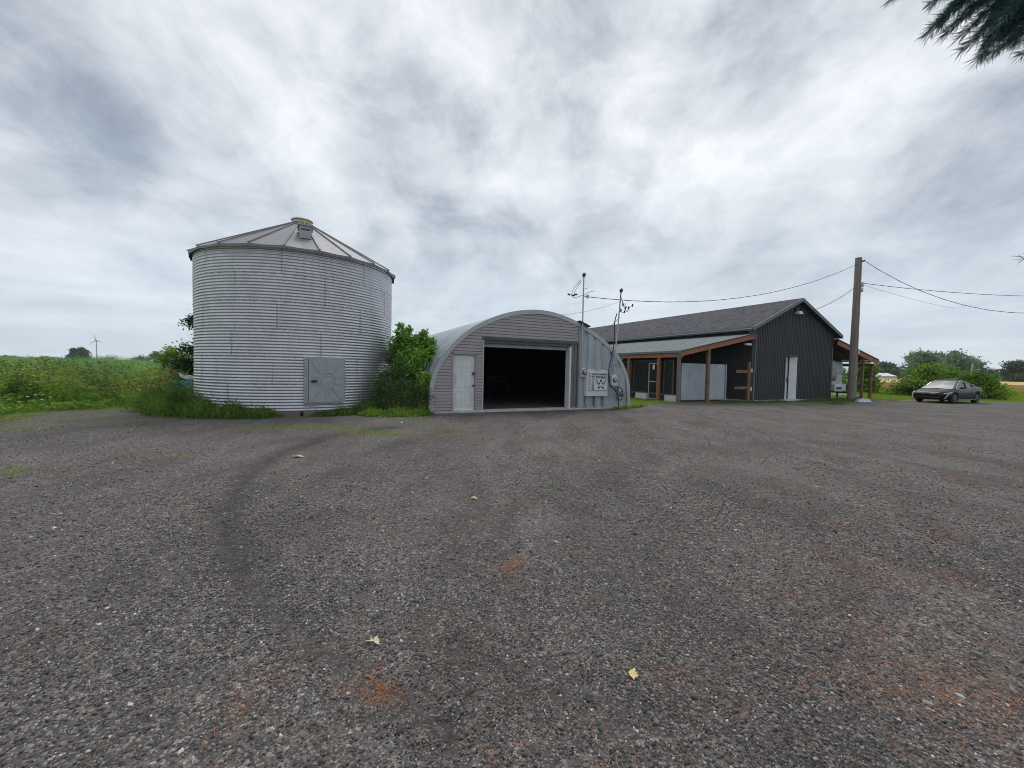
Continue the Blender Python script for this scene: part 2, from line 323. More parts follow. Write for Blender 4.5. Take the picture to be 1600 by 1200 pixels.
class MB:
    def __init__(s): s.v = []; s.f = []; s.m = []
    def add(s, vs, fs, mi=0):
        b = len(s.v); s.v += [tuple(p) for p in vs]; s.f += [tuple(b+i for i in f) for f in fs]; s.m += [mi]*len(fs); return s
    def box(s, a, b, mi=0):
        x0, y0, z0 = (min(p, q) for p, q in zip(a, b)); x1, y1, z1 = (max(p, q) for p, q in zip(a, b))
        return s.add([(x0, y0, z0), (x1, y0, z0), (x1, y1, z0), (x0, y1, z0), (x0, y0, z1), (x1, y0, z1), (x1, y1, z1), (x0, y1, z1)],
                     [(0, 3, 2, 1), (4, 5, 6, 7), (0, 1, 5, 4), (1, 2, 6, 5), (2, 3, 7, 6), (3, 0, 4, 7)], mi)
    def beam(s, p, q, wd, ht, up=(0, 0, 1), mi=0):
        p, q = Vector(p), Vector(q); d = (q-p).normalized(); sd = d.cross(Vector(up)).normalized(); u = sd.cross(d)
        a, b = sd*wd/2, u*ht/2
        vs = [p-a-b, p+a-b, p+a+b, p-a+b, q-a-b, q+a-b, q+a+b, q-a+b]
        return s.add(vs, [(0, 1, 2, 3), (7, 6, 5, 4), (0, 4, 5, 1), (1, 5, 6, 2), (2, 6, 7, 3), (3, 7, 4, 0)], mi)
    def tube(s, pts, r, n=8, cap=True, mi=0):
        pts = [Vector(p) for p in pts]; rs = r if isinstance(r, (list, tuple)) else [r]*len(pts)
        vs = []; side = None
        for i, p in enumerate(pts):
            d = (pts[min(i+1, len(pts)-1)]-pts[max(i-1, 0)]).normalized()
            if side is None: side = d.orthogonal().normalized()
            side = (side-d*side.dot(d)).normalized(); u = d.cross(side)
            vs += [p+(side*math.cos(2*PI*k/n)+u*math.sin(2*PI*k/n))*rs[i] for k in range(n)]
        fs = [(i*n+k, i*n+(k+1) % n, (i+1)*n+(k+1) % n, (i+1)*n+k) for i in range(len(pts)-1) for k in range(n)]
        if cap: fs += [tuple(range(n-1, -1, -1)), tuple((len(pts)-1)*n+k for k in range(n))]
        return s.add(vs, fs, mi)
    def prism(s, poly, y0, y1, mi=0):
        """polygon in x,z extruded along y"""
        n = len(poly)
        return s.add([(x, y0, z) for x, z in poly]+[(x, y1, z) for x, z in poly],
                     [tuple(range(n)), tuple(range(2*n-1, n-1, -1))]+[(i, i+n, (i+1) % n+n, (i+1) % n) for i in range(n)], mi)
    def build(s, name, m, parent=None, smooth=False, bevel=0.0, recalc=True):
        me = bpy.data.meshes.new(name); me.from_pydata(s.v, [], s.f); me.update()
        if recalc:
            import bmesh
            bm = bmesh.new(); bm.from_mesh(me); bmesh.ops.recalc_face_normals(bm, faces=bm.faces)
            if bevel: bmesh.ops.bevel(bm, geom=list(bm.edges), offset=bevel, segments=2, affect='EDGES', clamp_overlap=True)
            bm.to_mesh(me); bm.free()
        if not bevel: me.polygons.foreach_set('material_index', s.m)
        return link(name, me, m, parent, smooth)

def npmesh(name, verts, faces, m, parent=None, fmat=None):
    """verts (N,3), faces (F,k) arrays"""
    me = bpy.data.meshes.new(name); nv, (nf, k) = len(verts), faces.shape
    me.vertices.add(nv); me.vertices.foreach_set('co', verts.astype(np.float32).ravel())
    me.loops.add(nf*k); me.loops.foreach_set('vertex_index', faces.astype(np.int32).ravel())
    me.polygons.add(nf); me.polygons.foreach_set('loop_start', np.arange(0, nf*k, k, dtype=np.int32))
    if fmat is not None: me.polygons.foreach_set('material_index', fmat.astype(np.int32))
    me.update(calc_edges=True)
    return link(name, me, m, parent)

def unit(a): return a/np.maximum(np.linalg.norm(a, axis=1, keepdims=True), 1e-9)

def leaves_geo(P, D, L, Wd, N=None):
    """diamond leaves: base P, direction D, length L, width Wd"""
    n = len(P); D = unit(D)
    N = NR.normal(size=(n, 3)) if N is None else N
    Sd = unit(np.cross(D, N)); L = np.broadcast_to(L, n)[:, None]; Wd = np.broadcast_to(Wd, n)[:, None]
    mid = P+D*L*.45; up = unit(np.cross(Sd, D))*L*.08
    V = np.stack([P, mid+Sd*Wd*.5+up, P+D*L, mid-Sd*Wd*.5+up], 1).reshape(-1, 3)
    F = np.arange(n*4).reshape(n, 4)
    return V, F

def blades_geo(P, D, L, Wd, bend, seg=3):
    """grass blades: base P, lean D (horizontal vector added with height), length L"""
    n = len(P); L = np.broadcast_to(L, n); Wd = np.broadcast_to(Wd, n); bend = np.broadcast_to(bend, n)
    a = NR.uniform(0, 2*PI, n); Sd = np.stack([np.cos(a), np.sin(a)*.6, np.zeros(n)], 1)
    rows = []
    for i in range(seg+1):
        t = i/seg
        c = P+np.stack([np.zeros(n), np.zeros(n), L*(t-.25*bend*t*t)], 1)+D*(L*bend*t**1.7)[:, None]
        wv = Sd*(Wd*(1-t)**.7*.5+.0004)[:, None]
        rows += [c-wv, c+wv]
    V = np.stack(rows, 1).reshape(-1, 3); k = 2*(seg+1)
    base = (np.arange(n)*k)[:, None, None]
    q = np.array([[2*i, 2*i+1, 2*i+3, 2*i+2] for i in range(seg)])[None]
    return V, (base+q).reshape(-1, 4)

def join(parts):
    V = []; F = []; Mi = []; b = 0
    for i, (v_, f_) in enumerate(parts):
        V.append(v_); F.append(f_+b); Mi.append(np.full(len(f_), i)); b += len(v_)
    return np.concatenate(V), np.concatenate(F), np.concatenate(Mi)

def hfun(x, y):
    """gentle rise and fall of the yard, with worn ruts"""
    x = np.asarray(x, float); y = np.asarray(y, float)
    h = .010*np.sin(.9*x+.4*y+1)+.008*np.sin(1.7*y-.6*x)+.006*np.sin(3.1*x+2.3*y)+.004*np.sin(5.3*x-4.1*y+2)
    h = h-.030*rutfun(x, y)
    fade = np.clip((11-y)/4, 0, 1)
    return h*fade

# ---------------------------------------------------------------- ground
YARD = [(-30, -14), (-21, 1), (-16, 7.5), (-13.5, 10.3), (-14.4, 12.1), (-13.2, 14.3), (-12.0, 15.6), (-8, 15.4), (-4.0, 14.6), (-3, 19), (5.5, 19.5), (9.3, 22.5), (14.2, 24.6),
        (21.9, 27.9), (24.6, 27.6), (26.6, 27.5), (28.5, 28.8), (33, 28.2), (45, 26.5), (60, 26), (60, -14)]
def inside(x, y, poly):
    x = np.asarray(x); y = np.asarray(y); r = np.zeros(x.shape, bool); n = len(poly)
    for i in range(n):
        x0, y0 = poly[i]; x1, y1 = poly[(i+1) % n]
        c = ((y0 > y) != (y1 > y)) & (x < (x1-x0)*(y-y0)/(y1-y0+1e-12)+x0)
        r ^= c
    return r
def ground():
    mb = MB(); rings = [0, 8, 30, 80, 200, 600, 1500]; n = 48
    vs = [(0, 20, -.09)]
    for r in rings[1:]: vs += [(r*math.cos(2*PI*k/n), 20+r*math.sin(2*PI*k/n), -.09 if r < 60 else -.03) for k in range(n)]
    fs = [(0, 1+k, 1+(k+1) % n) for k in range(n)]
    for i in range(len(rings)-2): fs += [(1+i*n+k, 1+(i+1)*n+k, 1+(i+1)*n+(k+1) % n, 1+i*n+(k+1) % n) for k in range(n)]
    mb.add(vs, fs); tag(mb.build('ground', M['turf']), kind='structure')
    # the gravel yard: a finely divided sheet with a ragged edge
    def grid(x0, x1, y0, y1, st):
        xs = np.arange(x0, x1+st/2, st); ys = np.arange(y0, y1+st/2, st)
        X, Y = np.meshgrid(xs, ys); nx = len(xs)
        i, j = np.meshgrid(np.arange(nx-1), np.arange(len(ys)-1)); b = (j*nx+i).ravel()
        F = np.stack([b, b+1, b+nx+1, b+nx], 1)
        V = np.stack([X.ravel(), Y.ravel(), hfun(X, Y).ravel()], 1)
        return V, F
    V1, F1 = grid(-8, 8, -2, 13.2, .08)
    V2, F2 = grid(-30, 60, -14, 30, .4)
    c2 = V2[F2].mean(1); e = .35
    keep = inside(c2[:, 0]+e*np.sin(c2[:, 1]*3.1), c2[:, 1]+e*np.sin(c2[:, 0]*2.3), YARD) & ~((c2[:, 0] > -8) & (c2[:, 0] < 8) & (c2[:, 1] > -2) & (c2[:, 1] < 13.2))
    V, F, _ = join([(V1, F1), (V2, F2[keep])])
    o = npmesh('gravel_yard', V, F, M['gravel']); at_ = o.data.attributes.new('rut', 'FLOAT', 'POINT'); at_.data.foreach_set('value', rutfun(V[:, 0], V[:, 1]).astype(np.float32)); o.data.polygons.foreach_set('use_smooth', [True]*len(F))
    tag(o, kind='structure')
ground()

def stones():
    Ps, Ss = [], []
    for n, r0, r1, s0, s1 in ((84000, 1.3, 4.2, .004, .0145), (96000, 2.6, 8.0, .005, .0165), (52000, 4.5, 16, .007, .020), (16000, 9, 30, .010, .030), (2600, 1.5, 10, .014, .030)):
        a = NR.uniform(R(-56), R(56), n); r = np.sqrt(NR.uniform(r0*r0, r1*r1, n))
        x, y = r*np.sin(a), r*np.cos(a)
        # a little drifting: fewer stones along the worn tracks
        k = NR.uniform(size=n) < (.50+.5*np.sin(1.3*x+.5*y)*np.sin(.8*y-.3*x+1)+.25)*(1-.6*rutfun(x, y))*np.clip((r1-r)/(r1*.35), 0, 1)*(.75+.25*np.clip(x-y*.25, 0, 1))
        k &= inside(x, y, YARD) & ((13.9+(x+2.908)*.47 > y) | (x < -3.2) | (x > 5.6))
        x, y = x[k], y[k]
        Ps.append(np.stack([x, y, hfun(x, y)], 1)); Ss.append(s0+(s1-s0)*NR.beta(1.3, 3.2, len(x)))
    P = np.concatenate(Ps); s = np.concatenate(Ss); n = len(P)
    base = np.array([(-1, -1, -1), (1, -1, -1), (1, 1, -1), (-1, 1, -1), (-1, -1, 1), (1, -1, 1), (1, 1, 1), (-1, 1, 1)], float)*.58
    V = base[None]*(1+NR.normal(0, .26, (n, 8, 3)))*np.stack([np.ones(n), NR.uniform(.55, 1, n), NR.uniform(.3, .7, n)], 1)[:, None]
    ax = unit(NR.normal(size=(n, 3))*np.array([.5, .5, 1])); th = NR.uniform(-PI, PI, n)
    K = np.zeros((n, 3, 3)); K[:, 0, 1] = -ax[:, 2]; K[:, 0, 2] = ax[:, 1]; K[:, 1, 0] = ax[:, 2]; K[:, 1, 2] = -ax[:, 0]; K[:, 2, 0] = -ax[:, 1]; K[:, 2, 1] = ax[:, 0]
    Rm = np.eye(3)[None]+np.sin(th)[:, None, None]*K+(1-np.cos(th))[:, None, None]*(K@K)
    V = np.einsum('nij,nkj->nki', Rm, V)*s[:, None, None]
    V += P[:, None]+np.stack([np.zeros(n), np.zeros(n), s*.18], 1)[:, None]
    f = np.array([(0, 3, 2, 1), (4, 5, 6, 7), (0, 1, 5, 4), (1, 2, 6, 5), (2, 3, 7, 6), (3, 0, 4, 7)])
    F = (np.arange(n)*8)[:, None, None]+f[None]
    tag(npmesh('gravel_stones', V.reshape(-1, 3), F.reshape(-1, 4), M['stones']), 'loose dark crushed stones lying over the yard', 'gravel', kind='stuff')
stones()

# ---------------------------------------------------------------- grain silo
SR, SZ0, SZ1 = 3.32, .14, 5.28
SAZ = R(-27.65); SD = 17.72
SC = Vector((SD*math.sin(SAZ), SD*math.cos(SAZ), 0))
def silo():
    # local frame: -Y faces the camera
    root = empty('grain_silo', SC, -SAZ, label='round corrugated galvanized grain silo with conical roof and grey hatch door', cat='silo')
    nz, na = 54*8, 288
    z = np.linspace(SZ0, SZ1, nz+1); a = np.linspace(0, 2*PI, na, endpoint=False)
    rr = SR+.0115*np.sin((z-SZ0)/(SZ1-SZ0)*54*2*PI)
    # slight dents
    A, Z = np.meshgrid(a, z)
    rad = rr[:, None]+.006*np.sin(3*A+Z)+.004*np.sin(7*A-2*Z)-.01*((Z-SZ0) % .857 < .02)
    V = np.stack([rad*np.sin(A), -rad*np.cos(A), Z], 2).reshape(-1, 3)
    i, j = np.meshgrid(np.arange(na), np.arange(nz)); F = np.stack([j*na+i, j*na+(i+1) % na, (j+1)*na+(i+1) % na, (j+1)*na+i], 2).reshape(-1, 4)
    # sheet seams: staggered upright laps and bolt rows
    sm = MB(); bl = MB()
    def bolt(an, z_, r_, s_):
        a0, a1 = an-s_/r_, an+s_/r_; q = []
        for rr_ in (r_, r_+.012): q += [(rr_*math.sin(a_), -rr_*math.cos(a_), zz_) for a_, zz_ in ((a0, z_-s_), (a1, z_-s_), (a1, z_+s_), (a0, z_+s_))]
        bl.add(q, [(4, 5, 6, 7), (0, 1, 5, 4), (1, 2, 6, 5), (2, 3, 7, 6), (3, 0, 4, 7)])
    def wr(zz, off): return SR+.0115*math.sin((zz-SZ0)/(SZ1-SZ0)*54*2*PI)+off
    for k in range(6):
        z0 = SZ0+k*.857; z1 = z0+.857
        for q in range(8):
            an = (q+(.5 if k % 2 else 0))*2*PI/8+.12+.02*k
            zs = np.linspace(z0, z1-.01, 60)
            vs = []
            for zz in zs:
                for da in (-.0022, .0022):
                    r_ = wr(zz, .006); vs.append((r_*math.sin(an+da), -r_*math.cos(an+da), zz))
            sm.add(vs, [(2*t, 2*t+1, 2*t+3, 2*t+2) for t in range(59)])
            for t in range(8):
                zz = z0+.05+t*.1; r_ = wr(zz, .012)
                bolt(an+.008, zz, r_, .006)
        if k:
            for t in range(72):
                an = t*2*PI/72+.03; r_ = SR+.008
                if math.cos(an) > -.3: bolt(an, z0, r_, .010)
    tv, tf, tm = join([(V, F), (np.array(sm.v), np.array(sm.f)), (np.array(bl.v), np.array(bl.f))])
    o = npmesh('wall', tv, tf, [M['galv'], M['seam'], M['bolt']], root, fmat=tm); o.data.polygons.foreach_set('use_smooth', [True]*len(tf))
    # roof of flat segments with raised ribs
    nr = 22; ro, ri, ze, zt = SR+.13, .33, SZ1+.01, SZ1+1.72
    rf = MB(); ribs = MB()
    for k in range(nr):
        a0, a1 = (k+.5)*2*PI/nr, (k+1.5)*2*PI/nr
        c = lambda r_, a_, z_: (r_*math.sin(a_), -r_*math.cos(a_), z_)
        am = (a0+a1)/2
        rf.add([c(ro, a0, ze-.02), c(ro*.995, am, ze-.045), c(ro, a1, ze-.02), c(ri, a1, zt), c(ri, am, zt-.01), c(ri, a0, zt)], [(0, 1, 4, 5), (1, 2, 3, 4)])
        rf.add([c(ro, a0, ze-.02), c(ro*.995, am, ze-.045), c(ro, a1, ze-.02), c(ro-.01, a0, ze-.10), c(ro*.995-.01, am, ze-.115), c(ro-.01, a1, ze-.10)], [(0, 3, 4, 1), (1, 4, 5, 2)])
        ribs.beam(c(ro+.04, a0, ze-.01), c(ri, a0, zt+.03), .02, .04)
        ribs.box(c(ro+.0, a0, ze-.12), tuple(p+q for p, q in zip(c(ro+.0, a0, ze), (.035, .035, .02))))
    rf.build('roof', M['galv_roof'], root, recalc=False); ribs.build('roof_rib', M['rust'], root)
    # eave shadow band: the underside ring
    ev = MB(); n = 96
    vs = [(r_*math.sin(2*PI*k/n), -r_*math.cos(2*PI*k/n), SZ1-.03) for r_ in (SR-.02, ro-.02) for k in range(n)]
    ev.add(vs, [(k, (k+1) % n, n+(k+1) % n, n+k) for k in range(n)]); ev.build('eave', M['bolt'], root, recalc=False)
    cp = MB(); n = 24
    ring = lambda r_, z_: [(r_*math.sin(2*PI*k/n), -r_*math.cos(2*PI*k/n), z_) for k in range(n)]
    def loft(mb, rings, cap=True):
        vs = sum(rings, []); fs = [(i*n+k, i*n+(k+1) % n, (i+1)*n+(k+1) % n, (i+1)*n+k) for i in range(len(rings)-1) for k in range(n)]
        if cap: fs.append(tuple((len(rings)-1)*n+k for k in range(n)))
        mb.add(vs, fs)
    loft(cp, [ring(.345, zt-.07), ring(.345, zt+.13), ring(.38, zt+.14), ring(.38, zt+.17), ring(.30, zt+.21)])
    cap = cp.build('roof_cap', M['galv_pipe'], root)
    yb = MB(); vs = []
    for k in range(13):
        an = -.15+k*.1
        vs += [(.357*math.sin(an), -.357*math.cos(an), zt-.05), (.357*math.sin(an), -.357*math.cos(an), zt+.12)]
    yb.add(vs, [(2*k, 2*k+2, 2*k+3, 2*k+1) for k in range(12)]); yb.build('yellow_band', M['yellow'], cap, recalc=False)
    # roof hatch: an upright box on the slope
    h = MB(); sl_ = 1.72/(ro-ri); y0 = -1.98; x0 = -.08
    zb = lambda yy: zt-sl_*(-yy-ri)
    h.add([(x0, y0-.42, zb(y0-.42)), (x0+.36, y0-.42, zb(y0-.42)), (x0+.36, y0+.3, zb(y0+.3)), (x0, y0+.3, zb(y0+.3)),
           (x0, y0-.42, zb(y0-.42)+.42), (x0+.36, y0-.42, zb(y0-.42)+.42), (x0+.36, y0+.3, zb(y0-.42)+.44), (x0, y0+.3, zb(y0-.42)+.44)],
          [(0, 3, 2, 1), (4, 5, 6, 7), (0, 1, 5, 4), (1, 2, 6, 5), (2, 3, 7, 6), (3, 0, 4, 7)])
    h.box((x0-.06, y0-.47, zb(y0-.42)+.42), (x0+.41, y0+.33, zb(y0-.42)+.46))
    hh = h.build('roof_hatch', M['boxgrey'], root)
    q = MB(); q.box((x0+.05, y0-.425, zb(y0-.42)+.27), (x0+.31, y0-.43, zb(y0-.42)+.32)); q.build('vent_slot', M['bolt'], hh)
    # hatch door near the ground
    da = R(12.0)
    D = bpy.data.objects.new('door', None)
    Wd, z0, z1 = 1.08, .42, 1.83
    def T(mb):   # rotate into place on the wall
        c, s_ = math.cos(da), math.sin(da); out = []
        for x, y, zz in mb.v:
            y2 = y-SR-.02; out.append((x*c-y2*s_, x*s_+y2*c, zz))
        mb.v = out; return mb
    fr = MB(); fr.box((-Wd/2-.11, -.05, z0-.02), (-Wd/2+.0, .35, z1+.03)); fr.box((Wd/2, -.05, z0-.02), (Wd/2+.05, .35, z1+.03)); fr.box((-Wd/2, -.05, z1), (Wd/2, .35, z1+.03)); fr.box((-Wd/2, -.05, z0-.04), (Wd/2, .35, z0))
    dpn = MB(); dpn.box((-Wd/2+.01, -.085, z0+.005), (Wd/2-.01, .2, z1-.005))
    zc = (z0+z1)/2; yy = -.087
    for R_, rw in ((.26, .018), (.17, .016)):
        dpn.tube([(R_*math.cos(t*PI/12), yy, zc+R_*math.sin(t*PI/12)) for t in range(25)], rw, 6, cap=False)
    for t in range(10):
        an = (t+.5)*PI/5; hw, hh_ = Wd/2-.08, (z1-z0)/2-.08
        k = min(hw/max(abs(math.cos(an)), 1e-3), hh_/max(abs(math.sin(an)), 1e-3))
        dpn.beam((.30*math.cos(an), yy, zc+.30*math.sin(an)), (k*math.cos(an), yy, zc+k*math.sin(an)), .045, .03, up=(0, 1, 0))
    T(dpn); dpo = dpn.build('door', M['boxgrey'], root)
    T(fr).build('door_frame', M['galv_pipe'], dpo)
    hd = MB(); hd.box((-.46, -.13, zc-.06), (-.30, -.088, zc+.02)); hd.beam((-.44, -.15, zc-.02), (-.33, -.15, zc-.02), .02, .03); T(hd).build('latch', M['bolt'], dpo)
    bs = MB()
    for zz in np.arange(z0+.06, z1, .11):
        for sx in (-1, 1):
            x = sx*(Wd/2+.02)-(.05 if sx < 0 else 0); bs.tube([(x, -.05, zz), (x, -.064, zz)], .013, 5)
    T(bs).build('door_bolts', M['bolt'], dpo)
    bpy.data.objects.remove(D)
    # board ring the silo stands on
    fb = MB(); n = 20
    for k in range(n):
        a0 = k*2*PI/n+.01; a1 = (k+1)*2*PI/n-.01; r_ = SR+.14
        fb.beam((r_*math.sin(a0), -r_*math.cos(a0), .06), (r_*math.sin(a1), -r_*math.cos(a1), .06), .30, .15)
    fb.build('board_base', M['oldwood'], root)
silo()

# ---------------------------------------------------------------- quonset hut
BA = R(25.2)
Q0 = Vector((-2.908, 14.082, 0)); B0 = Vector((14.208, 23.875, 0))
_BU = Vector((math.cos(BA), math.sin(BA), 0)); _BV = Vector((-math.sin(BA), math.cos(BA), 0))
def qw(u, v_, z): return Q0+_BU*u+_BV*v_+Vector((0, 0, z))
def bw(u, v_, z): return B0+_BU*u+_BV*v_+Vector((0, 0, z))
_arch = [(0, 0), (0, .72), (.07, 1.23), (.17, 1.55), (.33, 1.82), (.63, 2.27), (1.15, 2.82), (1.92, 3.32), (2.79, 3.70), (3.6, 3.90), (4.4, 3.97), (5.15, 3.90), (6.18, 3.62), (7.15, 3.18), (7.95, 2.65), (8.5, 2.12), (8.86, 1.50), (9.02, .92), (9.06, 0)]
def resample(pts, n):
    pts = [Vector((a, b)) for a, b in pts]; out = []
    # Catmull-Rom
    dense = []
    for i in range(len(pts)-1):
        p0, p1, p2, p3 = pts[max(i-1, 0)], pts[i], pts[i+1], pts[min(i+2, len(pts)-1)]
        for k in range(12):
            t = k/12
            dense.append(.5*((2*p1)+(p2-p0)*t+(2*p0-5*p1+4*p2-p3)*t*t+(3*p1-p0-3*p2+p3)*t**3))
    dense.append(pts[-1]); L = [0]
    for i in range(1, len(dense)): L.append(L[-1]+(dense[i]-dense[i-1]).length)
    j = 0
    for k in range(n+1):
        s_ = L[-1]*k/n
        while j < len(L)-2 and L[j+1] < s_: j += 1
        f = (s_-L[j])/max(L[j+1]-L[j], 1e-9); out.append(dense[j].lerp(dense[j+1], f))
    return out
ARC = resample(_arch, 96)
# smooth twice to remove the small bumps of the measured profile
for _ in range(6): ARC = [ARC[0]]+[(ARC[i-1]+ARC[i]*2+ARC[i+1])/4 for i in range(1, 96)]+[ARC[96]]
def offs(d):
    out = []
    for i, p in enumerate(ARC):
        t = (ARC[min(i+1, 96)]-ARC[max(i-1, 0)]).normalized(); n_ = Vector((-t.y, t.x)); out.append(p+n_*d if True else p)
    return out
INN = offs(-.15)
def prof_z(u, C_=None):
    C_ = C_ or INN
    for i in range(len(C_)-1):
        if C_[i].x <= u <= C_[i+1].x and C_[i+1].x > C_[i].x:
            return C_[i].y+(C_[i+1].y-C_[i].y)*(u-C_[i].x)/(C_[i+1].x-C_[i].x)
    return 0.0
def prof_u(z, side):
    C_ = INN if side < 0 else INN[::-1]
    for i in range(len(C_)-1):
        if C_[i].y <= z <= C_[i+1].y: return C_[i].x+(C_[i+1].x-C_[i].x)*(z-C_[i].y)/max(C_[i+1].y-C_[i].y, 1e-6)
    return C_[0].x if z < C_[0].y else None
QL = 12.0
def quonset():
    root = empty('quonset_hut', Q0, BA, label='low arched metal workshop with mauve siding front and open garage doorway', cat='workshop')
    # shell: deep arch ribs along the length
    prof = []; v_ = 0.0
    pitch = .61
    while v_ < QL:
        prof += [(v_, 0), (v_+.26, 0), (v_+.34, -.055), (v_+.53, -.055), (v_+.60, 0)]; v_ += pitch
    V = []
    for (vv, d) in prof:
        for p in offs(d): V.append((p.x, vv, p.y))
    n = 97; F = [(i*n+k, i*n+k+1, (i+1)*n+k+1, (i+1)*n+k) for i in range(len(prof)-1) for k in range(96)]
    mb = MB(); mb.add(V, F); mb.build('arch_shell', M['galv_arch'], root, recalc=False)
    # dark lining inside
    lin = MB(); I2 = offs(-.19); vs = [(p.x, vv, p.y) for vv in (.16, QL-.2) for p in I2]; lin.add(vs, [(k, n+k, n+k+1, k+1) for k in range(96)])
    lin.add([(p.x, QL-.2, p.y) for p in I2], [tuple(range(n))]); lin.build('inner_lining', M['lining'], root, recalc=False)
    # front rim flange
    rm = MB(); O = offs(.012)
    vs = [(p.x, -.02, p.y) for p in O]+[(p.x, -.02, p.y) for p in INN]+[(p.x, .10, p.y) for p in INN]+[(p.x, .10, p.y) for p in O]
    for a_, b_ in ((0, 1), (1, 2), (3, 0)): rm.add([], [])
    fs = []
    for a_, b_ in ((0, 1), (1, 2), (3, 0)): fs += [(a_*n+k, b_*n+k, b_*n+k+1, a_*n+k+1) for k in range(96)]
    rm.add(vs, fs); rm.build('rim', M['galv_arch'], root)
    # siding laps, clipped by the arch and the openings
    sd = MB(); lap = .114; z = .09
    while z < 3.80:
        z1 = min(z+lap, 3.80); uL0, uL1 = prof_u(z, -1), prof_u(z1, -1); uR = prof_u(z1, 1) or 4.4
        if uL1 is None: uL1 = uL0+.3
        if uL0 is None: break
        rights = min(6.25, uR)
        spans = []
        if z1 < 2.20: spans = [((uL0, uL1), (.80, .80)), ((1.79, 1.79), (1.98, 1.98))]
        elif z1 < 2.79: spans = [((uL0, uL1), (1.98, 1.98))]
        else:
            ur0 = min(6.25, prof_u(z, 1) or 6.25); spans = [((uL0, uL1), (ur0, rights))]
        for (a0, a1), (b0, b1) in spans:
            if b1-a1 < .02: continue
            y0, y1 = -.004, .036     # bottom edge stands proud
            zm = z+(z1-z)*.66; am, bm_ = a0+(a1-a0)*.66, b0+(b1-b0)*.66
            sd.add([(a0, -.002, z), (b0, -.002, z), (bm_, .002, zm), (am, .002, zm), (b1, .034, z1), (a1, .034, z1), (a0, .040, z), (b0, .040, z)], [(0, 1, 2, 3), (3, 2, 4, 5), (0, 6, 7, 1)])
            
        z = z1
    sd.build('siding', M['siding'], root, recalc=False)
    bk = MB()   # sheathing behind the siding so nothing shows through
    for u0, u1, z0_, z1_ in ((.15, .82, .08, 2.0), (1.77, 2.0, .08, 2.2)): bk.box((u0, .05, z0_), (u1, .12, z1_))
    tp = [(p.x, p.y) for p in INN if p.y > 2.3 and p.x < 6.2]; tp = [(INN[0].x+.42, 2.21), (tp[0][0], 2.3)]+tp+[(6.24, prof_z(6.24)), (6.24, 2.78), (1.98, 2.78), (1.98, 2.21)]
    bk.prism(tp, .05, .12); bk.build('sheathing', M['sidingtrim'], root)
    tr = MB()
    tr.box((.80, -.012, .07), (.875, .06, 2.19)); tr.box((1.715, -.012, .07), (1.79, .06, 2.19)); tr.box((.80, -.012, 2.115), (1.79, .06, 2.20))
    tr.box((.875, .06, .07), (.89, .16, 2.115)); tr.box((1.70, .06, .07), (1.715, .16, 2.115)); tr.build('door_trim', M['sidingtrim'], root)
    sj = MB(); sj.box((1.93, -.006, 2.80), (1.955, .02, 3.22)); sj.build('siding_joint', M['sidingtrim'], root); sj = MB(); sj.box((6.22, -.012, 2.72), (6.275, .06, 3.46)); sj.build('corner_trim', M['sidingtrim'], root)
    # six-panel door
    dr = MB(); dr.box((.89, .09, .07), (1.70, .13, 2.10)); 
    door = dr.build('door', M['white'], root)
    pn = MB()
    for (a0, a1) in ((.985, 1.245), (1.345, 1.605)):
        for (b0, b1) in ((.22, .78), (.92, 1.52), (1.66, 1.95)):
            for k, (w_, dd) in enumerate(((0, .010), (.025, .004))):
                x0, x1, z0_, z1_ = a0+w_, a1-w_, b0+w_, b1-w_
                t_ = .014
                pn.box((x0, .09-dd, z0_), (x1, .0895, z0_+t_)); pn.box((x0, .09-dd, z1_-t_), (x1, .0895, z1_)); pn.box((x0, .09-dd, z0_+t_), (x0+t_, .0895, z1_-t_)); pn.box((x1-t_, .09-dd, z0_+t_), (x1, .0895, z1_-t_))
    pn.build('panel_moulding', M['white'], door)
    hd = MB(); hd.tube([(1.645, .09, .98), (1.645, .03, .98)], [.018, .034], 10); hd.tube([(1.645, .035, .98), (1.645, .01, .98)], .035, 12)
    hd.build('door_knob', M['black'], door); lk = MB(); lk.box((1.60, .05, 1.37), (1.70, .09, 1.47)); lk.build('door_lock', M['darktrim'], door)
    # garage opening
    gt = MB(); gt.box((1.98, -.014, .07), (2.035, .30, 2.72)); gt.build('garage_jamb', M['greytrim'], root)
    gr = MB(); gr.box((5.81, -.014, .07), (5.885, .30, 2.58)); gr.build('garage_jamb', M['white'], root)
    hd_ = MB(); hd_.box((1.955, -.025, 2.70), (6.24, .06, 2.80)); hd_.box((2.035, .02, 2.58), (6.22, .08, 2.70)); hd_.build('garage_header', M['darktrim'], root)
    rd = MB(); rd.box((2.035, .18, 2.44), (5.81, .22, 2.58)); rd.box((2.035, .165, 2.46), (5.81, .18, 2.50)); rd.box((3.85, .14, 2.47), (4.05, .165, 2.53))
    for k in range(5): rd.box((2.05, .25+k*.55, 2.66), (5.79, .25+k*.55+.52, 2.70))
    rd.build('overhead_door', M['boxgrey'], root)
    ps = MB(); ps.box((5.885, .0, .07), (6.03, .12, 2.70)); ps.box((6.045, -.01, .07), (6.14, .12, 2.70)); ps.box((6.15, .03, .07), (6.20, .12, 2.70)); ps.box((6.205, -.015, .07), (6.262, .10, 2.72)); ps.build('front_post', M['brownpost'], root)
    # galvanized wall on the right: broad upright corrugations
    us = np.arange(6.262, 8.915, .03); zt = [prof_z(u) for u in us]
    def yy(u):
        t = (u-6.27) % .44
        return .055-.05*max(0, min(1, min(t, .34-t)/.05)) if t < .34 else .055
    vs = []
    for u, zz in zip(us, zt): vs += [(u, yy(u), .06), (u, yy(u), zz*.33), (u, yy(u), zz*.66), (u, yy(u), max(zz, .1))]
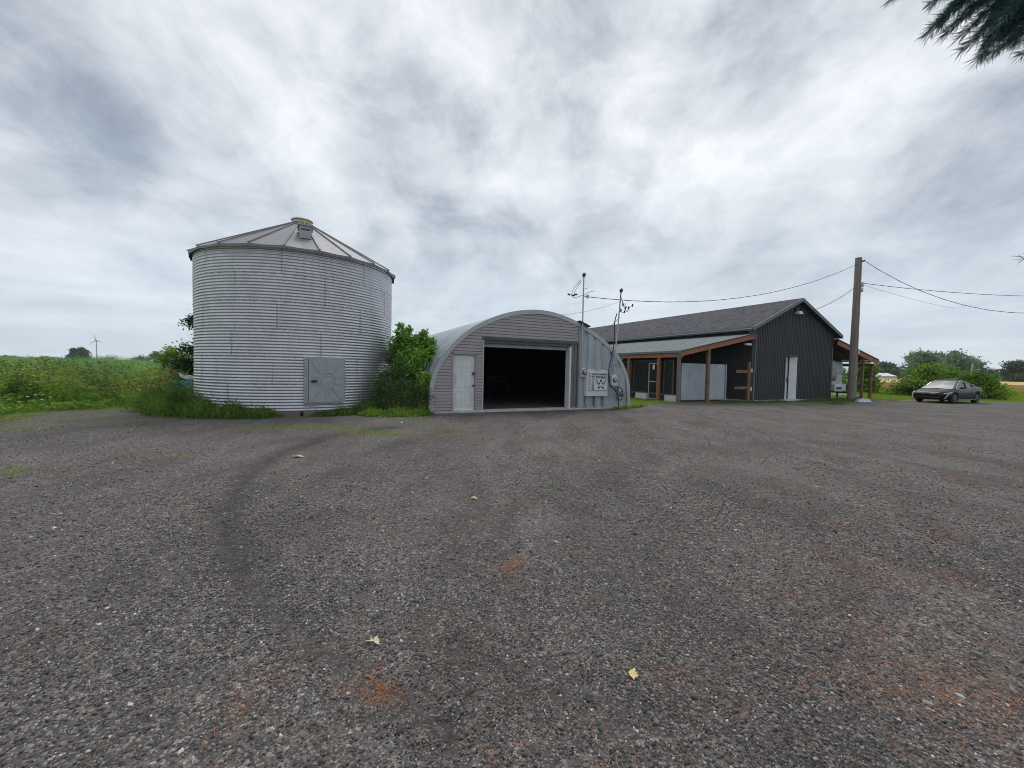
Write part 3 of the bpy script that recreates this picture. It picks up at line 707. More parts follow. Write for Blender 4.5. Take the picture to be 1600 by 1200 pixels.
    gw = MB(); gw.add(vs, [(4*i+k, 4*i+4+k, 4*i+5+k, 4*i+1+k) for i in range(len(us)-1) for k in range(3)]); gw.build('galvanized_wall', M['galv_wall'], root, recalc=False)
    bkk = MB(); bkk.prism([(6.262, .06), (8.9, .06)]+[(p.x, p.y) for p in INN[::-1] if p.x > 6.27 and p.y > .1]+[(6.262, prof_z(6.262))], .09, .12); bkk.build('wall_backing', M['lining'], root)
    hb = MB(); hb.box((7.55, .035, 2.13), (8.62, .05, 2.15)); hb.build('wall_stay', M['galv_pipe'], root)
    si = MB(); si.box((.10, -.12, -.08), (6.22, .30, .07)); si.box((6.235, -.09, -.08), (8.98, .20, .055)); si.build('sill', M['concrete'], root)
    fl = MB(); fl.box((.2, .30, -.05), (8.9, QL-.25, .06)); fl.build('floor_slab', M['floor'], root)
    bw_ = MB(); bw_.prism([(p.x, p.y) for p in offs(-.06)], QL-.12, QL-.02); bw_.build('back_wall', M['galv_arch'], root)
    # flashing where the mast goes through the rim
    fb = MB(); fb.beam((6.18, -.03, 3.66), (6.72, -.03, 3.46), .22, .05, up=(.35, 0, 1)); fb.build('roof_flashing', M['black'], root)
    # dim things seen in the doorway
def inside_things():
    a = empty('workbench', qw(5.2, 7.0, .06), BA, label='dim workbench against the right inside the open workshop', cat='workbench')
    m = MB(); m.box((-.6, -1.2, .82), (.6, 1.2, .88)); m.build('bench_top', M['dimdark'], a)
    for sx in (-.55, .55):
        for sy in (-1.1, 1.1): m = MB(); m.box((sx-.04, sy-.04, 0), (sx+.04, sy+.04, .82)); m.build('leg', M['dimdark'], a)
    a = empty('storage_shelf', qw(2.4, 8.0, .06), BA, label='dark storage shelf standing at the left inside the workshop', cat='shelf')
    m = MB()
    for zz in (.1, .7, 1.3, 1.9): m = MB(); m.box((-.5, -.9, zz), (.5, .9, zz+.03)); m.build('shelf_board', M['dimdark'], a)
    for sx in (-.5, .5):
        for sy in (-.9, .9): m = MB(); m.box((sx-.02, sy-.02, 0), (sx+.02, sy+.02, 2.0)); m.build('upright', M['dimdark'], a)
    a = empty('shop_stool', qw(3.4, 5.6, .06), BA, label='small dark stool on the workshop floor near the doorway', cat='stool')
    m = MB(); m.tube([(0, 0, .55), (0, 0, .60)], .17, 14); m.build('seat', M['dimred'], a)
    for k in range(4):
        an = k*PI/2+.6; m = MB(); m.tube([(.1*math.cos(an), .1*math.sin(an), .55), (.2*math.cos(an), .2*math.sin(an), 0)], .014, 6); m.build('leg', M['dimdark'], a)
    a = empty('storage_box', qw(5.0, 6.6, .94), BA, label='dark lidded box lying on the dim workbench', cat='box')
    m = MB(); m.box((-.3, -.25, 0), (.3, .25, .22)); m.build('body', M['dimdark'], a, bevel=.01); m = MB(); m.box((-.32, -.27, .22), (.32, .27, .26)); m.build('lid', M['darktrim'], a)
quonset(); inside_things()

# ---- text helper: font curve converted to a mesh
def text_mesh(s_, size):
    c = bpy.data.curves.new('lettering', 'FONT'); c.body = s_; c.size = size; c.align_x = 'CENTER'; c.extrude = .002; c.offset = size*.035; c.resolution_u = 3
    o = bpy.data.objects.new('tmp', c); COL.objects.link(o); bpy.context.view_layer.update()
    me = bpy.data.meshes.new_from_object(o); bpy.data.objects.remove(o); return me
def text_obj(name, s_, size, loc, m, parent, width=None, vertical=False):
    me = text_mesh(s_, size)
    k = 1.0
    if width:
        xs = [v_.co.x for v_ in me.vertices]; k = width/(max(xs)-min(xs))
    for v_ in me.vertices:
        x, y, z = v_.co.x*k, v_.co.y, v_.co.z
        if vertical: v_.co = (loc[0]-y, loc[1]-z, loc[2]+x)
        else: v_.co = (loc[0]+x, loc[1]-z, loc[2]+y)
    return link(name, me, m, parent)

def wall_kit():
    # cabinet with two rounded tops, carrying the sign
    c = empty('electrical_cabinet', qw(7.12, 0, .55), BA, label='off-white cabinet with two rounded tops on the galvanized wall', cat='cabinet')
    pts = [(-.55, 0), (.56, 0), (.55, 1.0)]
    for cx in (.29, -.25):
        for k in range(9): an = k*PI/8; pts.append((cx+.23*math.cos(an)+(.02 if cx > 0 else -.02), 1.0+.13*math.sin(an)**.7 if 0 < k < 8 else 1.03))
    pts.append((-.55, 1.0))
    m = MB(); m.prism(pts, -.16, .02); m.build('body', M['whitegrey'], c, bevel=.006)
    for x in (-.45, .03, .46): m = MB(); m.box((x-.03, -.04, -.42), (x+.02, .02, 0)); m.build('support_leg', M['galv_wall'], c)
    s = empty('name_sign', qw(7.17, -.16, .80), BA, label='sign reading TITAN with a winged star emblem, on the off-white cabinet', cat='sign')
    m = MB(); m.box((-.48, -.025, 0), (.48, -.003, .73)); m.build('board', M['signface'], s)
    m = MB()
    for a_, b_ in (((-.48, 0), (.48, .022)), ((-.48, .60), (.48, .622)), ((-.48, .708), (.48, .73)), ((-.48, .022), (-.46, .708)), ((.46, .022), (.48, .708))): m.box((a_[0], -.04, a_[1]), (b_[0], -.026, b_[1]))
    m.box((-.41, -.032, .03), (-.40, -.026, .60)); m.build('border', M['greytrim'], s)
    m = MB(); m.box((-.345, -.030, .035), (-.225, -.0265, .585)); m.build('side_band', M['ink'], s)
    text_obj('side_lettering', 'ACADEMIE', .10, (-.262, -.034, .31), M['signface'], s, .50, True)
    text_obj('heading', 'CENTRE DE DRESSAGE', .066, (.03, -.029, .643), M['ink'], s, .76)
    text_obj('title', 'TITAN', .13, (.125, -.029, .495), M['ink'], s, .56)
    # emblem: five-pointed star, light crest cut in the middle, feathered wings
    e = MB(); cx, cz = .125, .235
    def poly(pts, y=-.031): e.prism([(cx+x*1.15, cz+z_*1.15) for x, z_ in pts], y, -.0265)
    poly([(-.06, .10), (.06, .10), (0, .225)])
    poly([(-.10, .075), (-.035, .075), (-.065, .01), (-.085, -.02)]); poly([(.03, .075), (.10, .075), (.085, .01), (.06, .03)])
    poly([(-.145, -.165), (-.10, -.03), (-.06, -.09), (0, -.115), (.06, -.09), (.10, -.03), (.145, -.165), (.07, -.125), (0, -.115), (-.07, -.125)][:5]+[(.10, -.03), (.145, -.165), (.06, -.12), (-.06, -.12)])
    for sx in (-1, 1):
        for k, (x0, z0_, x1, z1_, th) in enumerate(((.10, .075, .25, .215, .05), (.115, .015, .21, .085, .038))):
            p = [(sx*x0, z0_-th), (sx*(x0+.02), z0_+th*.3), (sx*x1, z1_), (sx*(x1-.03), z1_-th*1.4)]
            poly(p if sx > 0 else p[::-1])
    poly([(-.03, -.045), (.02, -.02), (.03, -.045), (-.01, -.07)])
    e.build('emblem', M['ink'], s)
    # three meters
    def meter(u, z0_, w_, h_, r_, lab, dark=False, top=False):
        a = empty('electric_meter', qw(u, .0, z0_), BA, label=lab, cat='meter', group='electric meters on the galvanized wall')
        m = MB()
        if top:
            m.prism([(-w_/2, 0), (w_/2, 0), (w_/2, h_-.08)]+[(w_/2*math.cos(k*PI/8), h_-.08+.08*math.sin(k*PI/8)) for k in range(1, 8)]+[(-w_/2, h_-.08)], -.13, .01)
        else: m.box((-w_/2, -.13, 0), (w_/2, .01, h_))
        m.build('socket_box', M['whitegrey'] if not dark else M['galv_pipe'], a, bevel=.008)
        m = MB(); zc = h_*.5 if not dark else h_*.45
        m.tube([(.02, -.13, zc), (.02, -.15, zc), (.02, -.151, zc), (.02, -.23, zc), (.02, -.25, zc)], [r_*1.15, r_*1.15, r_, r_*.92, r_*.6], 20); m.build('glass_dial', M['meterglass'], a)
        m = MB(); m.tube([(.02+r_*1.12*math.cos(k*PI/12), -.155, zc+r_*1.12*math.sin(k*PI/12)) for k in range(25)], .012, 6, cap=False); m.build('retaining_ring', M['bolt'], a)
        return a
    meter(6.45, 1.36, .20, .38, .10, 'small electric meter beside the taupe post, left of the cabinet')
    meter(8.05, 1.00, .28, .48, .085, 'electric meter in a tall round-topped box under the leaning mast', top=True)
    meter(8.45, .40, .26, .52, .10, 'lowest electric meter near the right end, wrapped by a black cable', dark=True)
    # masts
    def mast(u0, z0_, u1, z1_, lab, v0=-.10, v1=-.10):
        a = empty('service_mast', qw(u0, v0, z0_), BA, label=lab, cat='mast', group='service masts on the workshop')
        m = MB(); m.tube([(0, 0, 0), (u1-u0, v1-v0, z1_-z0_)], .028, 12); m.build('conduit', M['galv_pipe'], a)
        m = MB(); t = Vector((u1-u0, v1-v0, z1_-z0_)); m.tube([t-Vector((0, 0, .03)), t+Vector((0, 0, .03)), t+Vector((.01, -.02, .10)), t+Vector((.0, -.05, .13))], [.045, .07, .075, .03], 12); m.build('weatherhead', M['bolt'], a)
        return a
    m1 = mast(6.34, 1.74, 6.34, 5.50, 'straight grey service mast rising through the rim of the arched roof')
    m = MB(); m.tube([(.05, 0, 2.95), (.20, -.02, 2.93)], .018, 6); m.tube([(.20, -.02, 2.88), (.20, -.02, 3.02)], .05, 10); m.build('insulator', M['galv_pipe'], m1)
    m2 = mast(8.02, 1.48, 8.30, 5.06, 'leaning service mast with tangled wires above the round-topped meter')
    for k, zz in enumerate((1.9, 2.75)):
        m = MB(); m.box((.12+.07*k, -.03, zz-1.48), (.24+.07*k, .12, zz-1.44)); m.build('strap', M['galv_pipe'], m2)
    # drip loops and connectors on the first mast
    def wire(name, pts, r_, lab, parent=None, n=8):
        P_ = resample3(pts, 6); m = MB(); m.tube(P_, r_, n); o = m.build(name, M['cable'], parent, smooth=True)
        if parent is None: tag(o, lab, 'cable')
        return o
    def L(x, y, org_u, org_v, org_z, v_=-.10):   # local position on the plane v of the hut for a photo point
        d = ray(x, y); nrm = _BV; p = CAM+d*((qw(0, v_, 0)-CAM).dot(nrm)/d.dot(nrm)); w_ = p-qw(org_u, org_v, org_z)
        return Vector((w_.dot(_BU), w_.dot(_BV), w_.z))
    for pts in ([(908, 437), (897, 450), (893, 461), (898, 465), (905, 463), (912, 461)], [(908, 440), (900, 452), (897, 460)], [(888, 459), (891, 462)], [(893, 461), (900, 460)], [(912, 461), (922, 456), (930, 454.5)], [(912, 452), (918, 450)]):
        wire('drip_loop', [L(x, y, 6.34, -.10, 1.74, -.16) for x, y in pts], .009, None, m1)
    for x, y in ((889, 460), (896, 461.5), (900, 460)):
        m = MB(); p = L(x, y, 6.34, -.10, 1.74, -.16); m.tube([p-Vector((.05, 0, 0)), p+Vector((.05, 0, 0))], .035, 8); m.build('splice', M['cable'], m1)
    for pts in ([(969, 460), (973, 472), (977, 480), (982, 481), (984, 480)], [(969, 462), (969, 478), (970, 487)], [(970, 462), (974, 478), (980, 487), (982, 478)], [(978, 482), (975, 488), (969, 487)], [(977, 474), (979, 480)], [(984, 480), (988, 477)], [(980, 486), (983, 485), (982, 480)]):
        wire('drip_loop', [L(x, y, 8.02, -.10, 1.48, -.2) for x, y in pts], .010, None, m2)
    for x, y in ((973, 476), (977, 481), (975.5, 487), (970, 485), (988, 477), (982, 481)):
        m = MB(); p = L(x, y, 8.02, -.10, 1.48, -.2); m.tube([p-Vector((.0, 0, .06)), p+Vector((.02, 0, .05))], .032, 8); m.build('splice', M['cable'], m2)
    # black feed cable beside the leaning mast, curling to the lowest meter and the ground
    pts = [(964, 490), (960.5, 503), (960, 520), (959, 540), (955, 560), (951.5, 575), (951, 592), (953, 601), (960, 609), (964.5, 616), (966, 625), (966, 640)]
    o = wire('feed_cable', [qw(0, 0, 0)+_BU*q.x+_BV*q.y+Vector((0, 0, q.z)) for q in (L(x, y, 0, 0, 0, -.19) for x, y in pts)], .022, 'thick black cable running down beside the leaning mast to the ground')
    pts = [(962, 612), (961, 606), (965, 604), (970, 606), (973, 612), (972.5, 620), (970, 625), (966.5, 624)]
    wire('cable_loop', [qw(0, 0, 0)+_BU*q.x+_BV*q.y+Vector((0, 0, q.z)) for q in (L(x, y, 0, 0, 0, -.30) for x, y in pts)], .022, 'loop of black cable hanging round the lowest meter')
def resample3(pts, k):
    pts = [Vector(p) for p in pts]; out = []
    for i in range(len(pts)-1):
        p0, p1, p2, p3 = pts[max(i-1, 0)], pts[i], pts[i+1], pts[min(i+2, len(pts)-1)]
        for j in range(k):
            t = j/k; out.append(.5*((2*p1)+(p2-p0)*t+(2*p0-5*p1+4*p2-p3)*t*t+(3*p1-p0-3*p2+p3)*t**3))
    out.append(pts[-1]); return out
wall_kit()

# ---------------------------------------------------------------- barn
BWD, BEV, BRG, BLN = 8.35, 4.42, 6.30, 21.5
def ribbed(mb, u0, u1, zf0, zf1, y, out=-1, pitch=.152, holes=()):
    """upright ribs on a wall in the x,z plane at y"""
    mb_f = []
    u = u0
    while u < u1-1e-6:
        e = min(u+pitch, u1)
        for a, b, d0, d1 in ((u, u+.10, 0, 0), (u+.10, u+.112, 0, 1), (u+.112, u+.14, 1, 1), (u+.14, u+.152, 1, 0)):
            a, b = min(a, e), min(b, e)
            if b-a < 1e-6: continue
            segs = [(zf0(a), zf1(a), zf0(b), zf1(b))]
            for h0, h1, hz0, hz1 in holes:
                if (a+b)/2 > h0 and (a+b)/2 < h1: segs = [(hz1, zf1(a), hz1, zf1(b))] + ([(zf0(a), hz0, zf0(b), hz0)] if hz0 > zf0(a)+.01 else [])
            for za0, za1, zb0, zb1 in segs:
                mb_f.append([(a, y+out*.034*d0, za0), (b, y+out*.034*d1, zb0), (b, y+out*.034*d1, zb1), (a, y+out*.034*d0, za1)])
        u = e
    for q in mb_f: mb.add(q, [(0, 1, 2, 3)])
def barn():
    root = empty('barn', B0, BA, label='long charcoal ribbed-steel barn with dark shingle roof and white door in its gable', cat='barn')
    zt = lambda u: BEV+(BRG-BEV)*(1-abs(u-BWD/2)/(BWD/2))-.03
    g = MB(); ribbed(g, 0, BWD, lambda u: .06, zt, 0, -1, holes=((3.2, 4.50, .06, 2.82),))
    # long side walls
    s = MB(); ribbed(s, 0, BLN, lambda u: .06, lambda u: BEV, 0, 1)
    s.v = [(-y, x, z) for x, y, z in s.v]
    s2 = MB(); ribbed(s2, 0, BLN, lambda u: .06, lambda u: BEV, 0, -1); s2.v = [(BWD-y, x, z) for x, y, z in s2.v]
    g.add(s.v, s.f); g.add(s2.v, s2.f)
    g.add([(0, BLN, 0), (BWD, BLN, 0), (BWD, BLN, BEV), (BWD/2, BLN, BRG), (0, BLN, BEV)], [(0, 1, 2, 3, 4)])
    g.build('wall', M['barnwall'], root, recalc=False)
    tr = MB(); tr.box((-.06, -.06, .05), (.09, .10, BEV)); tr.box((BWD-.09, -.045, .05), (BWD+.05, .10, BEV)); tr.build('corner_trim', M['barnwall'], root)
    # roof with thickness
    ov, fo = .47, .36; sl_ = (BRG-BEV)/(BWD/2); th = .16
    for side in (-1, 1):
        m = MB(); c = BWD/2
        e = c+side*(BWD/2+ov); ze = BEV-sl_*ov
        zr = BRG
        vs = [(c, -fo, zr), (c, BLN+.4, zr), (e, BLN+.4, ze), (e, -fo, ze), (c, -fo, zr+th), (c, BLN+.4, zr+th), (e, BLN+.4, ze+th), (e, -fo, ze+th)]
        m.add(vs, [(4, 5, 6, 7)]); o = m.build('roof', M['shingle'], root, recalc=False)
        uvl = o.data.uv_layers.new(name='UVMap')
        Ls = math.hypot(e-c, zr-ze); uvs = [(0, Ls), (BLN+.4+fo, Ls), (BLN+.4+fo, 0), (0, 0)]
        for i, uv in enumerate(uvs): uvl.data[i].uv = uv
        f = MB(); f.add([(x, y, z-.002) for x, y, z in vs], [(0, 1, 2, 3), (0, 3, 7, 4), (1, 5, 6, 2)]); f.build('soffit', M['soffit'], root, recalc=False)
        fa = MB(); fa.box((e-.012*side, -fo, ze-.05), (e+.02*side, BLN+.4, ze+th-.004))
        fa.add([(c, -fo-.03, zr-.06), (e+.02*side, -fo-.03, ze-.06), (e+.02*side, -fo-.03, ze+th), (c, -fo-.03, zr+th), (c, -fo+.01, zr-.06), (e+.02*side, -fo+.01, ze-.06), (e+.02*side, -fo+.01, ze+th), (c, -fo+.01, zr+th)],
               [(0, 1, 2, 3), (7, 6, 5, 4), (0, 4, 5, 1), (3, 2, 6, 7)])
        fa.build('fascia', M['barntrim'], root)
        gu = MB(); gx = e+.05*side; gu.tube([(gx, -fo+.05, ze+.03), (gx, BLN, ze+.03)], .05, 8); gu.build('gutter', M['barntrim'], root)
    fd = MB(); fd.box((-.03, -.07, -.1), (BWD+.03, BLN, .06)); fd.build('foundation', M['concrete'], root)
    # door: recessed leaf and opened leaf
    d = MB(); d.box((3.22, .30, .06), (4.02, .34, 2.80)); dd = d.build('door', M['whitegrey'], root)
    k = MB(); k.box((3.93, .24, 1.15), (3.97, .30, 1.45)); k.build('door_handle', M['bolt'], dd)
    for a_, b_ in (((3.30, .5), (3.9, 1.2)), ((3.30, 1.4), (3.9, 2.5))):
        q = MB(); q.box((a_[0], .292, a_[1]), (b_[0], .30, b_[1])); q.build('door_panel', M['whitegrey'], dd, bevel=.004)
    d = MB(); d.beam((4.05, .24, 1.43), (4.47, .0, 1.43), .045, 2.72); d.build('door', M['white'], root, bevel=.004)
    fr = MB(); fr.box((3.17, -.05, .06), (3.22, .35, 2.85)); fr.box((4.48, -.05, .06), (4.53, .35, 2.85)); fr.box((3.15, -.06, 2.80), (4.55, .35, 2.86)); fr.box((3.17, .34, .06), (4.5, .40, 2.8)); fr.build('door_frame', M['darktrim'], root)
    st = MB(); st.box((3.1, -.22, -.02), (4.6, -.0705, .055)); st.build('doorstep', M['white'], root)
    lp = MB(); lp.box((3.98, -.12, 5.62), (4.2, .02, 5.86)); lp.box((3.9, -.06, 5.60), (3.99, .02, 5.80)); l1 = lp.build('wall_lamp', M['black'], root)
    lp = MB(); lp.add([(3.86, -.36, 5.45), (4.30, -.36, 5.45), (4.30, -.06, 5.45), (3.86, -.06, 5.45), (3.96, -.30, 5.64), (4.2, -.30, 5.64), (4.2, -.10, 5.64), (3.96, -.10, 5.64)], [(0, 3, 2, 1), (4, 5, 6, 7), (0, 1, 5, 4), (1, 2, 6, 5), (2, 3, 7, 6), (3, 0, 4, 7)]); lp.build('lamp_shade', M['white'], l1)
    dp = MB(); dp.tube(resample3([(-.45, -.1, 4.14), (-.3, -.12, 4.02), (.12, -.10, 3.92), (.17, -.10, 3.7), (.14, -.10, 2.0), (.10, -.10, .12), (.05, -.2, .03)], 4), .05, 8); dp.build('downspout', M['barntrim'], root, smooth=True)
barn()

def lean_left():
    root = empty('lean_to_shelter', bw(-5.92, 0, 0), BA, label='cedar-posted lean-to with pale shingle roof against the left side of the barn', cat='shelter')
    X = lambda u: u+5.92
    LN = 20.5; zl, zh = 2.72, 3.92
    def roof(mb, vs): mb.add(vs, [(4, 5, 6, 7)])
    e0, e1 = X(-6.12), X(-.02); sl_ = (zh-zl)/(X(-.1)); z_e = zl+sl_*(-.2)
    z0, z1 = z_e+.10, zh+.13
    vs = [(e0, -.30, z0-.06), (e0, LN, z0-.06), (e1, LN, z1-.06), (e1, -.30, z1-.06), (e0, -.30, z0), (e0, LN, z0), (e1, LN, z1), (e1, -.30, z1)]
    m = MB(); m.add(vs, [(4, 7, 6, 5)]); o = m.build('roof', M['shingle_pale'], root, recalc=False)
    uvl = o.data.uv_layers.new(name='UVMap'); Ls = math.hypot(e1-e0, z1-z0)
    for i, uv in enumerate([(0, 0), (0, Ls), (LN+.3, Ls), (LN+.3, 0)]): uvl.data[i].uv = uv
    m = MB(); m.add([(x, y, z-.002) for x, y, z in vs], [(0, 1, 2, 3), (0, 3, 7, 4)]); m.build('roof_underside', M['underroof'], root, recalc=False)
    m = MB(); m.box((e0-.02, -.30, z0-.11), (e0+.0, LN, z0-.004)); m.build('drip_edge', M['barntrim'], root)
    m = MB(); m.beam((X(-6.05), -.24, zl-.08), (X(-.15), -.24, zh-.07), .05, .30); m.build('rafter', M['cedar'], root)
    for v_ in np.arange(.9, LN, 1.2): m = MB(); m.beam((X(-5.9), v_, zl-.09), (X(-.05), v_, zh-.07), .05, .16); m.build('rafter', M['underroof'], root)
    m = MB(); m.box((X(-6.03), -.2, zl-.28), (X(-5.83), LN, zl-.06)); m.build('header', M['cedar'], root)
    for v_, mm in ((0, 'cedar'), (1.4, 'cedar'), (3.85, 'cedar'), (6.2, 'cedar'), (8.6, 'cedar'), (11, 'cedar'), (14, 'cedar'), (17, 'cedar'), (20, 'cedar')):
        m = MB(); m.box((X(-6.0), v_-.07, 0), (X(-5.86), v_+.07, zl-.28)); m.build('post', M[mm], root, bevel=.006)
        m = MB(); m.box((X(-6.04), v_-.11, -.05), (X(-5.82), v_+.11, .03)); m.build('footing', M['concrete'], root)
    m = MB(); m.box((X(-3.9), -.15, 0), (X(-3.70), .0, zl+.36)); m.build('post', M['cedarbrown'], root, bevel=.006)
    m = MB(); m.tube(resample3([(e0-.08, -.26, z0-.08), (X(-6.1), -.27, 2.40), (X(-6.1), -.22, 2.1), (X(-6.1), -.22, .1), (X(-6.0), -.30, .03)], 4), .055, 8); m.build('downspout', M['barntrim'], root, smooth=True)
    lp = MB(); lp.box((X(-.75), -.16, 3.30), (X(-.30), .02, 3.42)); lp.build('lamp', M['whitegrey'], root)
    # galvanized sheet partition
    m = MB(); vs = []; k = 0; us = np.arange(X(-5.1), X(-1.55), .04)
    for i, u in enumerate(us): y = .55+(.025 if (i//2) % 2 else 0); vs += [(u, y, .10), (u, y, 2.15)]
    m.add(vs, [(2*i, 2*i+2, 2*i+3, 2*i+1) for i in range(len(us)-1)]); m.box((X(-5.1), .60, .08), (X(-1.55), .64, 2.12)); m.build('sheet_partition', M['galv_sheet'], root, recalc=False)
    m = MB(); m.box((X(-1.55), .5, .05), (X(-1.47), .62, 2.15)); m.build('partition_post', M['greytrim'], root)
    m = MB(); m.box((X(-.30), -.05, .02), (X(-.12), .07, 2.35)); m.box((X(-1.35), -.02, 1.68), (X(-.02), .02, 1.85)); m.box((X(-1.45), -.02, .72), (X(-.12), .02, .88)); m.build('timber_frame', M['cedarbrown'], root)
    for zz in (1.72, .62): m = MB(); m.box((X(-.12), -.09, zz), (X(-.02), -.02, zz+.22)); m.build('junction_box', M['white'], root)
    # kennel fronts of dark wire along the open side
    for v0, v1, gate in ((.62, 1.32, False), (1.55, 3.75, True), (3.95, 6.1, False), (6.3, 8.5, False), (8.7, 10.9, True), (11.1, 13.9, False)):
        kn = empty('kennel_front', bw(-5.62, v0, 0), BA, label='x', cat='kennel', group='wire kennel fronts under the lean-to')
        w_ = v1-v0; fx = 0
        m = MB(); m.box((fx-.02, 0, .05), (fx+.02, .05, 2.3)); m.box((fx-.02, w_-.05, .05), (fx+.02, w_, 2.3)); m.box((fx-.02, 0, 2.25), (fx+.02, w_, 2.3)); m.box((fx-.02, 0, .05), (fx+.02, w_, .10)); m.build('frame', M['mesh'], kn)
        m = MB()
        for q in np.arange(.05, w_, .06): m.box((fx-.004, q, .05), (fx+.004, q+.006, 2.28))
        for q in np.arange(.1, 2.3, .12): m.box((fx-.005, 0, q), (fx+.005, w_, q+.006))
        m.build('wire_mesh', M['mesh'], kn)
        if gate:
            g = MB(); y0 = .12
            for a_, b_ in (((y0, .06), (y0+.05, 2.15)), ((y0+.72, .06), (y0+.77, 2.15)), ((y0+.05, .06), (y0+.72, .11)), ((y0+.05, 1.05), (y0+.72, 1.10)), ((y0+.05, 2.10), (y0+.72, 2.15))): g.box((fx-.05, a_[0], a_[1]), (fx-.021, b_[0], b_[1]))
            gg = g.build('gate', M['greytrim'], kn); g = MB(); g.box((fx-.07, y0+.30, 1.78), (fx-.052, y0+.44, 2.05)); g.build('notice_plate', M['white'], gg)
        kn['label'] = {.62: 'narrow wire kennel front right beside the lean-to corner post', 1.55: 'wire kennel front with a pale framed gate and small white plate', 3.95: 'wire kennel front just left of the one with the pale gate', 6.3: 'wire kennel front partly hidden by the right end of the arched workshop',
                       8.7: 'fourth wire kennel front from the lean-to corner, behind the arched workshop', 11.1: 'farthest wire kennel front under the lean-to'}[v0]
    for v0, lab in ((2.45, 'low white trough left of the framed kennel gate'), (.15, 'low white trough between the kennel gate and the lean-to corner')):
        t = empty('white_trough', bw(-5.75, v0, .02), BA, label=lab, cat='trough', group='white troughs in the kennels')
        m = MB(); m.box((-.05, 0, 0), (.1, .9, .05)); m.box((-.05, 0, .05), (-.02, .9, .34)); m.box((.07, 0, .05), (.1, .9, .34)); m.box((-.02, 0, .05), (.07, .03, .34)); m.box((-.02, .87, .05), (.07, .9, .34)); m.build('basin', M['whitegrey'], t)
lean_left()

def lean_right():
    root = empty('lean_to_shelter', bw(BWD, 0, 0), BA, label='brown-posted lean-to on the right side of the barn, behind the utility pole', cat='shelter')
    LN = 10; X = lambda u: u-BWD
    p0, p1 = (X(8.42), 3.86), (X(13.75), 2.66)
    m = MB(); m.beam((p0[0], -.28, p0[1]), (p1[0], -.28, p1[1]), .05, .28); m.build('rafter', M['cedar'], root)
    vs = [(X(8.38), -.32, 4.04), (X(13.85), -.32, 2.81), (X(13.85), LN, 2.81), (X(8.38), LN, 4.04)]; vs += [(x, y, z+.06) for x, y, z in vs]
    m = MB(); m.add(vs, [(0, 3, 2, 1), (4, 5, 6, 7), (0, 1, 5, 4), (1, 2, 6, 5), (2, 3, 7, 6)], 0); o = m.build('roof', M['underroof'], root)
    m = MB(); m.add([(x, y-.01, z+.008) for x, y, z in vs[4:]], [(0, 1, 2, 3)]); o = m.build('roof_covering', M['shingle'], root, recalc=False)
    uvl = o.data.uv_layers.new(name='UVMap')
    for i, uv in enumerate([(0, 5.6), (0, 0), (LN, 0), (LN, 5.6)]): uvl.data[i].uv = uv
    for v_ in np.arange(.8, LN, 1.2): m = MB(); m.beam((p0[0], v_, p0[1]+.03), (p1[0], v_, p1[1]+.03), .05, .18); m.build('rafter', M['underroof'], root)
    for v_ in (0, 3.3, 6.6, 9.8):
        m = MB(); m.box((X(13.45), v_-.08, 0), (X(13.62), v_+.08, 2.58)); m.build('post', M['cedarbrown'], root, bevel=.006)
    m = MB(); m.box((X(12.0), -.2, 0), (X(12.15), -.05, 2.93)); m.build('post', M['cedarbrown'], root, bevel=.006)
    m = MB(); m.box((X(13.45), -.2, 2.36), (X(13.55), LN, 2.58)); m.build('header', M['cedarbrown'], root)
    m = MB(); m.tube([(X(13.95), -.3, 2.76), (X(13.95), LN, 2.76)], .05, 8); m.build('gutter', M['barntrim'], root)
    # trailer parked underneath
    t = empty('camper_trailer', bw(9.3, 1.0, 0), BA, label='white and grey camper trailer parked under the right lean-to', cat='trailer')
    m = MB(); m.prism([(0, 1.0), (2.6, 1.0), (2.6, 2.65), (0, 2.65)], 0, 4.2); m.build('body', M['whitegrey'], t, bevel=.04)
    m = MB()
    for zz in np.arange(1.12, 2.6, .07): m.box((.03, -.012, zz), (2.57, -.001, zz+.02))
    m.build('ribbed_panel', M['galv_sheet'], t)
    m = MB(); pts = [(.55+a*.0, 0) for a in ()]
    cx, cz, a_, b_ = 1.18, 1.72, .46, .48
    pts = [(cx+a_*math.copysign(abs(math.cos(k*PI/12))**.55, math.cos(k*PI/12)), cz+b_*math.copysign(abs(math.sin(k*PI/12))**.55, math.sin(k*PI/12))) for k in range(24)]
    m.prism(pts, -.10, -.013); m.build('front_window', M['glass'], t)
    m = MB(); m.box((1.65, -.03, 1.80), (2.55, -.013, 1.85)); m.build('trim_line', M['bolt'], t)
    m = MB(); m.box((.55, -.55, .52), (1.55, -.02, 1.02)); bx = m.build('storage_locker', M['white'], t, bevel=.04)
    m = MB(); m.box((.72, -.57, .65), (1.38, -.552, .82)); m.build('vent_grille', M['bolt'], bx)
    m = MB(); m.box((1.68, -.3, .55), (2.5, 0, 1.05)); m.build('lower_panel', M['whitegrey'], t, bevel=.02)
    m = MB(); m.beam((1.3, -1.0, .45), (1.3, 4, .45), .1, .1); m.tube([(1.6, -.2, .02), (1.6, -.2, .8)], .06, 8); m.build('hitch', M['black'], t)
    for sx in (.12, 2.28):
        m = MB(); m.tube([(sx, 2.4, .33), (sx+.2, 2.4, .33)], .33, 20); m.build('wheel', M['tyre'], t)
lean_right()

